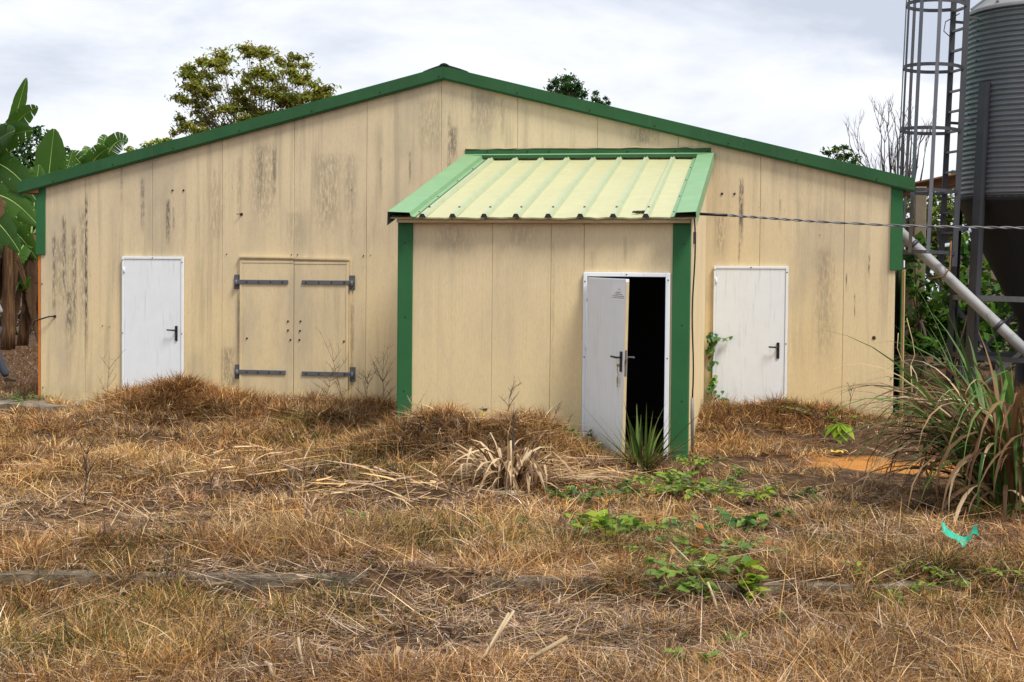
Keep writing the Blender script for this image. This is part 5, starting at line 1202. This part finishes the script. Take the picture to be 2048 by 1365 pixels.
# litter and small things
g_ = ground_hit(1920, 1112); b = MB(); vs = []; fs = []; nn = 14
for k in range(nn+1):
    t_ = k/nn; x = -.15+.29*t_; sc2 = .8; z = float(np.interp(x, [-.15, -.11, -.03, .03, .07, .10, .14], [.15, .10, .05, .02, .05, .11, .13]))-.10
    for j, (dy, w) in enumerate(((-.012, -.5), (.0, .0), (.016, .5))): vs.append(g_+Vector((x*.88+random.uniform(-.006, .006), dy*2.5+random.uniform(-.03, .03), z*.85+.165+w*(.045+.022*math.sin(t_*13+1))+random.uniform(-.010, .010))))
for k in range(nn):
    for j in range(2): a = k*3+j; fs.append([a, a+3, a+4, a+1])
b.add(vs, fs, 0, True); b.add([v+Vector((0, .002, 0)) for v in vs], [f[::-1] for f in fs], 0, True); tag(b.build('plastic_scrap', M['turquoise']), 'crumpled turquoise plastic scrap lying in the dry grass', 'litter')
g_ = ground_hit(1674, 912); b = MB(); vs = []
for i in range(5):
    for j in range(4): vs.append(g_+Vector((-.07+.035*i, -.05+.033*j, .02+random.uniform(0, .055))))
b.add(vs, [[i*4+j, (i+1)*4+j, (i+1)*4+j+1, i*4+j+1] for i in range(4) for j in range(3)]); b.add([v-Vector((0, 0, .003)) for v in vs], [[i*4+j+1, (i+1)*4+j+1, (i+1)*4+j, i*4+j] for i in range(4) for j in range(3)]); tag(b.build('crumpled_wrapper', M['yellow']), 'small crumpled yellow and white wrapper on the bare ground', 'litter')
p = at(966, 838, -4.6); t = thing('pipe_stub', (p[0], -4.6, gz(p[0], -4.6)), 'short yellow pipe stub sticking out of the grassy mound', 'pipe')
b = MB(); b.tube([(p[0]-.005, -4.6, t.location.z-.05), (p[0]+.006, -4.6, p[2]+.085)], .018, 10); b.build('tube', M['yellow'], t)
b = MB()
for k in range(14): q_ = Vector((p[0]+.006, -4.6, p[2]+.095)); b.tube([q_, q_+Vector((random.uniform(-.06, .06), random.uniform(-.04, .04), random.uniform(-.02, .04)))], [.009, .003], 5)
b.build('frayed_top', M['twig_dark'], t)
g_ = ground_hit(1022, 996); bm = bmesh.new(); bmesh.ops.create_icosphere(bm, subdivisions=2, radius=1)
for v in bm.verts: v.co = Vector((v.co.x*.14, v.co.y*.09, v.co.z*.035))*random.uniform(.86, 1.1)
me = bpy.data.meshes.new('stone'); bm.to_mesh(me); bm.free(); o = link('stone', me, None, M['stone']); o.location = g_+Vector((0, 0, .035)); tag(o, 'flat pale stone at the foot of the dry reed clump', 'stone')
def dry_stalk(pts, r, label, Yoff=0.0):
    g0 = ground_hit(*pts[0]); t = thing('dry_stalk', tuple(g0), label, 'stalk', 'broken dry stalks'); Y = g0.y
    ps = [g0]+[Vector(at(x, y, Y+dy)) for (x, y, dy) in pts[1:]]
    b = MB(); b.tube(ps, [r*(1-.08*k) for k in range(len(ps))], 6); b.build('stem', M['stalk'], t); return t
dry_stalk([(925, 1362), (970, 1310, .1), (1018, 1226, .2)], .009, 'pale bent stalk rising at the bottom centre')
dry_stalk([(952, 1345), (1000, 1265, .05), (1028, 1222, .1), (1010, 1215, .12)], .010, 'pale stalk with folded tip at the bottom centre')
dry_stalk([(996, 1352), (1060, 1318, .05), (1135, 1275, .1)], .014, 'thick pale stalk lying slanted right of the bent one')
dry_stalk([(765, 1362), (782, 1325, .03), (798, 1294, .05)], .018, 'broad pale stalk stump at the bottom edge')
dry_stalk([(545, 1362), (540, 1330, .03), (530, 1326, .05)], .014, 'broken pale stump at the bottom left of centre')
dry_stalk([(610, 1350), (600, 1305, .03), (596, 1275, .05)], .010, 'thin grey upright stalk left of centre at the bottom')
dry_stalk([(1405, 1230), (1385, 1130, .5), (1340, 1085, .9)], .008, 'long pale stalk leaning over the green creepers')
dry_stalk([(1440, 1240), (1425, 1190, .05), (1415, 1165, .1)], .011, 'short pale stalk standing before the kerb')
dry_stalk([(200, 1330), (300, 1280, .1), (340, 1262, .2)], .006, 'thin pale straw lying across the green grass at the left')
dry_stalk([(410, 1176), (440, 1168, .03), (425+45, 1163, .06)], .012, 'orange-brown husk lying on the kerb')

# ------------------------------------------------------------------ grass
def blades_np(P, h, w, az, lean, curve, col, nseg=3, rise=None):
    """P (n,3); one tapering blade each, bending over along az"""
    n = len(P); d = np.stack([np.cos(az), np.sin(az)], 1); fa = az+np.pi/2+RNG.normal(0, .7, n); s = np.stack([np.cos(fa), np.sin(fa), RNG.normal(0, .25, n)], 1)
    V = np.zeros((n, nseg*2+1, 3), np.float32)
    for k in range(nseg+1):
        t = k/nseg; c = P.copy(); hor = h*(lean*t+curve*t*t); ver = h*np.maximum(t*np.sqrt(np.maximum(1-lean**2*.6, .05))-curve*.45*t*t, -.02)
        if rise is not None: ver = h*rise*t
        c[:, :2] += d*hor[:, None]; c[:, 2] += ver
        if k < nseg:
            ww = (w*(1-.75*t**1.5)*.5)[:, None]; V[:, 2*k] = c-s*ww; V[:, 2*k+1] = c+s*ww
        else: V[:, 2*nseg] = c
    m_ = nseg*2+1; base = (np.arange(n)*m_)[:, None]; Q = []
    for k in range(nseg-1): Q.append(base+np.array([[2*k, 2*k+1, 2*k+3, 2*k+2]]))
    T = base+np.array([[2*nseg-2, 2*nseg-1, 2*nseg]])
    return V.reshape(-1, 3), ([np.concatenate(Q)] if Q else []), T, np.repeat(col, m_, 0)
def frustum_scatter(n, dmin, dmax, power):
    """points of the yard, denser towards the camera"""
    u = RNG.random(n); d = (dmin**power+(dmax**power-dmin**power)*u)**(1/power)
    a = (RNG.random(n)*2-1)*0.47
    fx, fy = -math.sin(YAW), math.cos(YAW); x = CAM[0]+d*(fx+a*fy*1.0); y = CAM[1]+d*(fy-a*fx*1.0)
    return x, y
def keep_mask(x, y):
    k = (y < -0.04) | ((x < XL-.5) | (x > XR+.4)) & (y < 9)
    k &= ~((x > PX0-.03) & (x < PX1+.03) & (y > PY-.03) & (y < .1))
    k &= ~((x < -3.6) & (x > -9.5) & (y > -1.0) & (y < .0) & (fbm(x*3, y*3) < .60))
    ky = kerb_y(x); k &= ~((y > ky-.01) & (y < ky+.17) & (RNG.random(len(x)) < .8) & (fbm(x*1.1+31, y*.3) < .60))
    return k
def blob(x, y, pts):
    s = np.zeros(len(x))
    for (px, py, rx, ry) in pts:
        g_ = ground_hit(px, py); s = np.maximum(s, np.exp(-((x-g_.x)/rx)**2-((y-g_.y)/ry)**2))
    return s
GREEN = [(620, 850, .5, .35), (640, 900, .8, .5), (350, 1225, .7, .7), (150, 1260, .6, .7), (560, 1235, .5, .45), (60, 1320, .5, .5), (680, 1240, .5, .4), (330, 1100, .25, .25), (780, 960, .5, .3), (880, 1110, .6, .4), (1160, 1110, .4, .35), (1400, 1160, .5, .3), (1650, 1110, .3, .3), (1920, 1140, .6, .35), (1960, 1230, .6, .4), (1120, 1120, .4, .4), (700, 940, .5, .5), (230, 1330, .5, .3)]
LITTER = [(300, 1040, .9, .6), (450, 1000, .8, .4), (820, 1300, .9, .5), (1150, 1290, .9, .4), (560, 1180, .6, .3), (800, 1000, .8, .55), (130, 1040, 1.3, .9), (1000, 1240, 1.1, .5), (700, 1190, .7, .3), (900, 1180, .8, .25), (1250, 1230, .7, .35), (1700, 1010, .9, .5), (1300, 960, .6, .4)]
BARE = [(1800, 925, 1.0, .6), (1800, 950, .9, .5), (1650, 885, 1.6, .5), (1850, 870, 1.1, .6), (1500, 930, .9, .4), (20, 815, 1.5, .3), (1950, 880, 1., .8), (1600, 960, .8, .35)]
SHORT = [(1152, 1012, .35, .45), (1240, 992, .4, .4), (1345, 1000, .45, .5), (1430, 1005, .4, .4), (1525, 1005, .3, .35), (1215, 1080, .4, .4), (1300, 1080, .4, .4), (1385, 1085, .4, .45), (1495, 1080, .35, .4), (1340, 1130, .35, .35), (1430, 1130, .4, .35), (1450, 1180, .35, .3), (1920, 1125, .25, .45), (1810, 940, .9, .5), (1780, 985, .9, .35), (1022, 1005, .25, .3), (1676, 920, .3, .3), (1850, 1185, .5, .3), (1240, 1030, .5, .3), (1400, 1050, .5, .3)]
TALL = [(980, 1090, 1.6, .5), (640, 1090, .7, .45), (1120, 1105, .6, .45), (430, 1325, .4, .35), (1340, 1010, .6, .25)]
cB = np.array([(.34, .160, .055), (.27, .118, .040), (.43, .225, .090), (.17, .072, .026), (.50, .29, .13)])        # reddish brown
cS = np.array([(.55, .325, .110), (.64, .42, .18), (.46, .26, .085), (.36, .19, .065), (.70, .50, .27)])          # straw
cL = np.array([(.30, .195, .132), (.16, .098, .065), (.44, .315, .22), (.075, .044, .03), (.62, .48, .35)])         # grey litter
cG = np.array([(.085, .105, .018), (.14, .135, .024), (.06, .085, .016), (.22, .17, .04)])
def pick(tab, n): k = RNG.integers(0, len(tab), n); return tab[k]*(0.75+.5*RNG.random(n))[:, None]
Vs, Qs, Ts, Cs = [], [], [], []; off = 0
def push(r):
    global off
    V, Q, T, C = r; Vs.append(V); Qs.extend([q_+off for q_ in Q]); Ts.append(T+off); Cs.append(C); off += len(V)
def tufts(n, dmin, dmax, power, per, nseg, xy=None):
    x, y = frustum_scatter(n, dmin, dmax, power) if xy is None else xy; k = keep_mask(x, y); x, y = x[k], y[k]
    sh = blob(x, y, SHORT); gr, li, ba, ta = blob(x, y, GREEN), blob(x, y, LITTER), blob(x, y, BARE), blob(x, y, TALL)
    nz = fbm(x*.9, y*.9+40); nz2 = fbm(x*2.6+70, y*2.6)
    mo = np.zeros(len(x))
    for (mx, my, sx, sy, mh) in MOUNDS: mo = np.maximum(mo, min(1, mh*4)*np.exp(-((x-mx)/(sx*1.3))**2-((y-my)/(sy*1.3))**2))
    nz3 = fbm(x*5.5+13, y*5.5+2, 2)
    dens = np.clip(.30+.7*nz+.9*mo+1.1*(nz3-.4)+.3*nz2-.75*li-1.7*ba+.3*gr+.4*ta, np.clip(.34-.5*li-.6*ba, 0, 1), 1)*(1-.97*np.exp(-((x-op[0])/1.05)**4-((y-op[1]+.25)/.75)**4)); k = RNG.random(len(x)) < dens
    x, y, gr, li, ba, ta, nz, nz2, mo, nz3, sh = [a[k] for a in (x, y, gr, li, ba, ta, nz, nz2, mo, nz3, sh)]; m_ = len(x)
    hh = (.02+.13*nz2**1.5+.12*nz3**1.5+.05*nz+.03*mo)*(1-.55*li)*(1-.6*ba)*(1+.55*ta+.30*gr)*(1-.55*sh)
    # mound grass is a bit deeper; rows along the house stay low
    mix = np.clip((nz-.5)*2.2+.42+.6*ta-.12*(y > -4)-.25*(y > -2.2), 0, 1)
    col = np.where((RNG.random(m_) < mix)[:, None], pick(cS, m_), pick(cB, m_)); col = np.where((RNG.random(m_) < np.clip(li*.9+.9*(fbm(x*.7+90, y*.7+33)-.30), 0, 1))[:, None], pick(cL, m_)*1.05, col)
    gp = np.clip(gr*.55+.06*(nz2 > .55), 0, 1); isg = RNG.random(m_) < gp; col = np.where(isg[:, None], pick(cG, m_), col)
    tone = np.clip(.20+1.35*fbm(x*1.5+55, y*1.9+7, 3), .40, 1.25); col = col*tone[:, None]
    z = ground_z(x, y)
    P = np.repeat(np.stack([x, y, z], 1), per, 0); N_ = len(P)
    P[:, 0] += RNG.normal(0, .022, N_); P[:, 1] += RNG.normal(0, .022, N_); P[:, 2] -= .006
    h = np.repeat(hh, per)*(.55+.9*RNG.random(N_)); taz = np.repeat(RNG.random(m_)*6.283, per); az = np.where(RNG.random(N_) < .45, taz+RNG.normal(0, .5, N_), RNG.random(N_)*6.283)
    lean = np.abs(RNG.normal(.60, .42, N_)).clip(0, 1.28); curve = np.abs(RNG.normal(.6, .55, N_)).clip(0, 1.9)
    dist = np.sqrt((P[:, 0]-CAM[0])**2+(P[:, 1]-CAM[1])**2); w = (.0023+.00041*dist)*(.5+.9*RNG.random(N_))
    c = np.repeat(col, per, 0)*(.30+1.3*RNG.random(N_))[:, None]
    sw = RNG.random(N_) < .16; c[sw] = pick(cS, int(sw.sum()))*1.12
    push(blades_np(P, h*1.15, w, az, lean, curve, c, nseg))
tufts(21000, 6.6, 11.5, 1.3, 11, 3)
tufts(33000, 10.5, 24.5, 1.5, 9, 2)
for (mx, my, sx, sy, mh) in MOUNDS:          # the mounds are thickly overgrown, most of all on their near side
    k_ = int(2000*sx*sy*min(1, mh*4)); tufts(k_, 0, 0, 1, 8, 2, (RNG.normal(mx, sx*.85, k_), RNG.normal(my-sy*.35, sy*.7, k_)))
# thinner cover to both sides of the yard
x_ = RNG.uniform(-14, 16, 9000); y_ = RNG.uniform(-16, -.2, 9000); out_ = np.abs((x_-CAM[0])*math.cos(YAW)+(y_-CAM[1])*math.sin(YAW)) > .44*(-(x_-CAM[0])*math.sin(YAW)+(y_-CAM[1])*math.cos(YAW)); tufts(0, 0, 0, 1, 6, 2, (x_[out_], y_[out_]))
def thatch(n, dmin, dmax, power, bias, Lr, tab):
    x, y = frustum_scatter(n, dmin, dmax, power); k = keep_mask(x, y) | ((y < -9) & (fbm(x*1.3+11, y*.4) > .47)); x, y = x[k], y[k]
    li = blob(x, y, LITTER); ba = blob(x, y, BARE); k = RNG.random(len(x)) < np.clip(bias+li*.8+ba*.1-1.2*np.exp(-((x-op[0])/1.0)**4-((y-op[1]+.2)/.7)**4), 0, 1); x, y = x[k], y[k]; m_ = len(x)
    P = np.stack([x, y, np.where(np.abs(y-kerb_y(x)-.08) < .10, -.297, ground_z(x, y))+RNG.random(m_)**1.5*.10], 1); h = Lr[0]+(Lr[1]-Lr[0])*RNG.random(m_)**1.7
    az = fbm(x*.6+9, y*.6)*9+RNG.normal(0, 1.0, m_); dist = np.sqrt((x-CAM[0])**2+(y-CAM[1])**2); w = (.0030+.00036*dist)*(.4+1.0*RNG.random(m_))*(.8 if Lr[1] > .4 else 1)
    push(blades_np(P, h, w, az, np.ones(m_)*.97, RNG.normal(0, .22, m_), pick(tab, m_), 2, rise=RNG.normal(.05, .24, m_)))
thatch(60000, 6.6, 12, 1.4, .6, (.06, .34), cL)
thatch(44000, 11, 24.5, 1.6, .40, (.06, .32), np.concatenate([cL, cS]))
thatch(9000, 6.6, 13, 1.4, .7, (.15, .5), cS)
thatch(2600, 6.6, 15, 1.4, .9, (.25, .7), np.concatenate([cL[4:5]*1.05, cS[4:5]*1.05]))
# back yard at both sides of the shed
for (x0, x1, y0, y1, n) in ((-11, XL-.25, .2, 9, 2600), (XR+.5, 12, .3, 7, 6500)):
    x = RNG.uniform(x0, x1, n); y = RNG.uniform(y0, y1, n); P = np.repeat(np.stack([x, y, ground_z(x, y)], 1), 6, 0); N_ = len(P); P[:, :2] += RNG.normal(0, .05, (N_, 2))
    right = x0 > 0; h = RNG.uniform(.05, .42 if right else .10, N_); tab = np.concatenate([cB*.6, cL*.55, cG*.8]) if right else np.concatenate([cB*.7, cL*.7])
    push(blades_np(P, h*1.4 if right else h, np.full(N_, .009), RNG.random(N_)*6.28, RNG.uniform(.1, .9, N_), RNG.uniform(0, .8, N_), pick(tab, N_), 3))
grass = np_mesh('dry_grass', np.concatenate(Vs), [np.concatenate(Qs), np.concatenate(Ts)], M['grass'], None, np.concatenate(Cs))
tag(grass, 'brown and straw-coloured dry grass covering the yard', 'grass', kind='stuff')
# flattened pale leaves strewn in a band across the left of the yard
Vs, Qs, Ts, Cs = [], [], [], []; off = 0
band = [(30, 945), (120, 940), (200, 945), (270, 950), (330, 955), (420, 955), (500, 935), (540, 945), (600, 950), (660, 960), (560, 920), (760, 990), (820, 1000), (1180, 960), (1230, 970), (1150, 950), (700, 985)]
for (px, py) in band:
    g_ = ground_hit(px, py); m_ = 34; x = RNG.normal(g_.x, .34, m_); y = RNG.normal(g_.y, .20, m_); P = np.stack([x, y, ground_z(x, y)+.05+RNG.random(m_)*.06], 1)
    sgn = np.where(RNG.random(m_) < .5, 0, np.pi); push(blades_np(P, RNG.uniform(.12, .6, m_), RNG.uniform(.012, .028, m_), sgn+RNG.normal(.15, .8, m_), np.ones(m_)*.8, RNG.normal(0, .3, m_), pick(np.concatenate([cS[1:2]*1.1, cL[2:3]*1.25, cS[4:5]]), m_), 5, rise=RNG.normal(.03, .16, m_)))
straw = np_mesh('fallen_leaves', np.concatenate(Vs), [np.concatenate(Qs), np.concatenate(Ts)], M['grass'], None, np.concatenate(Cs))
tag(straw, 'pale flattened dry leaves strewn across the yard', 'dead leaves', kind='stuff')
print('grass verts', len(grass.data.vertices), 'polys', len(grass.data.polygons), 'objects', len(bpy.data.objects))
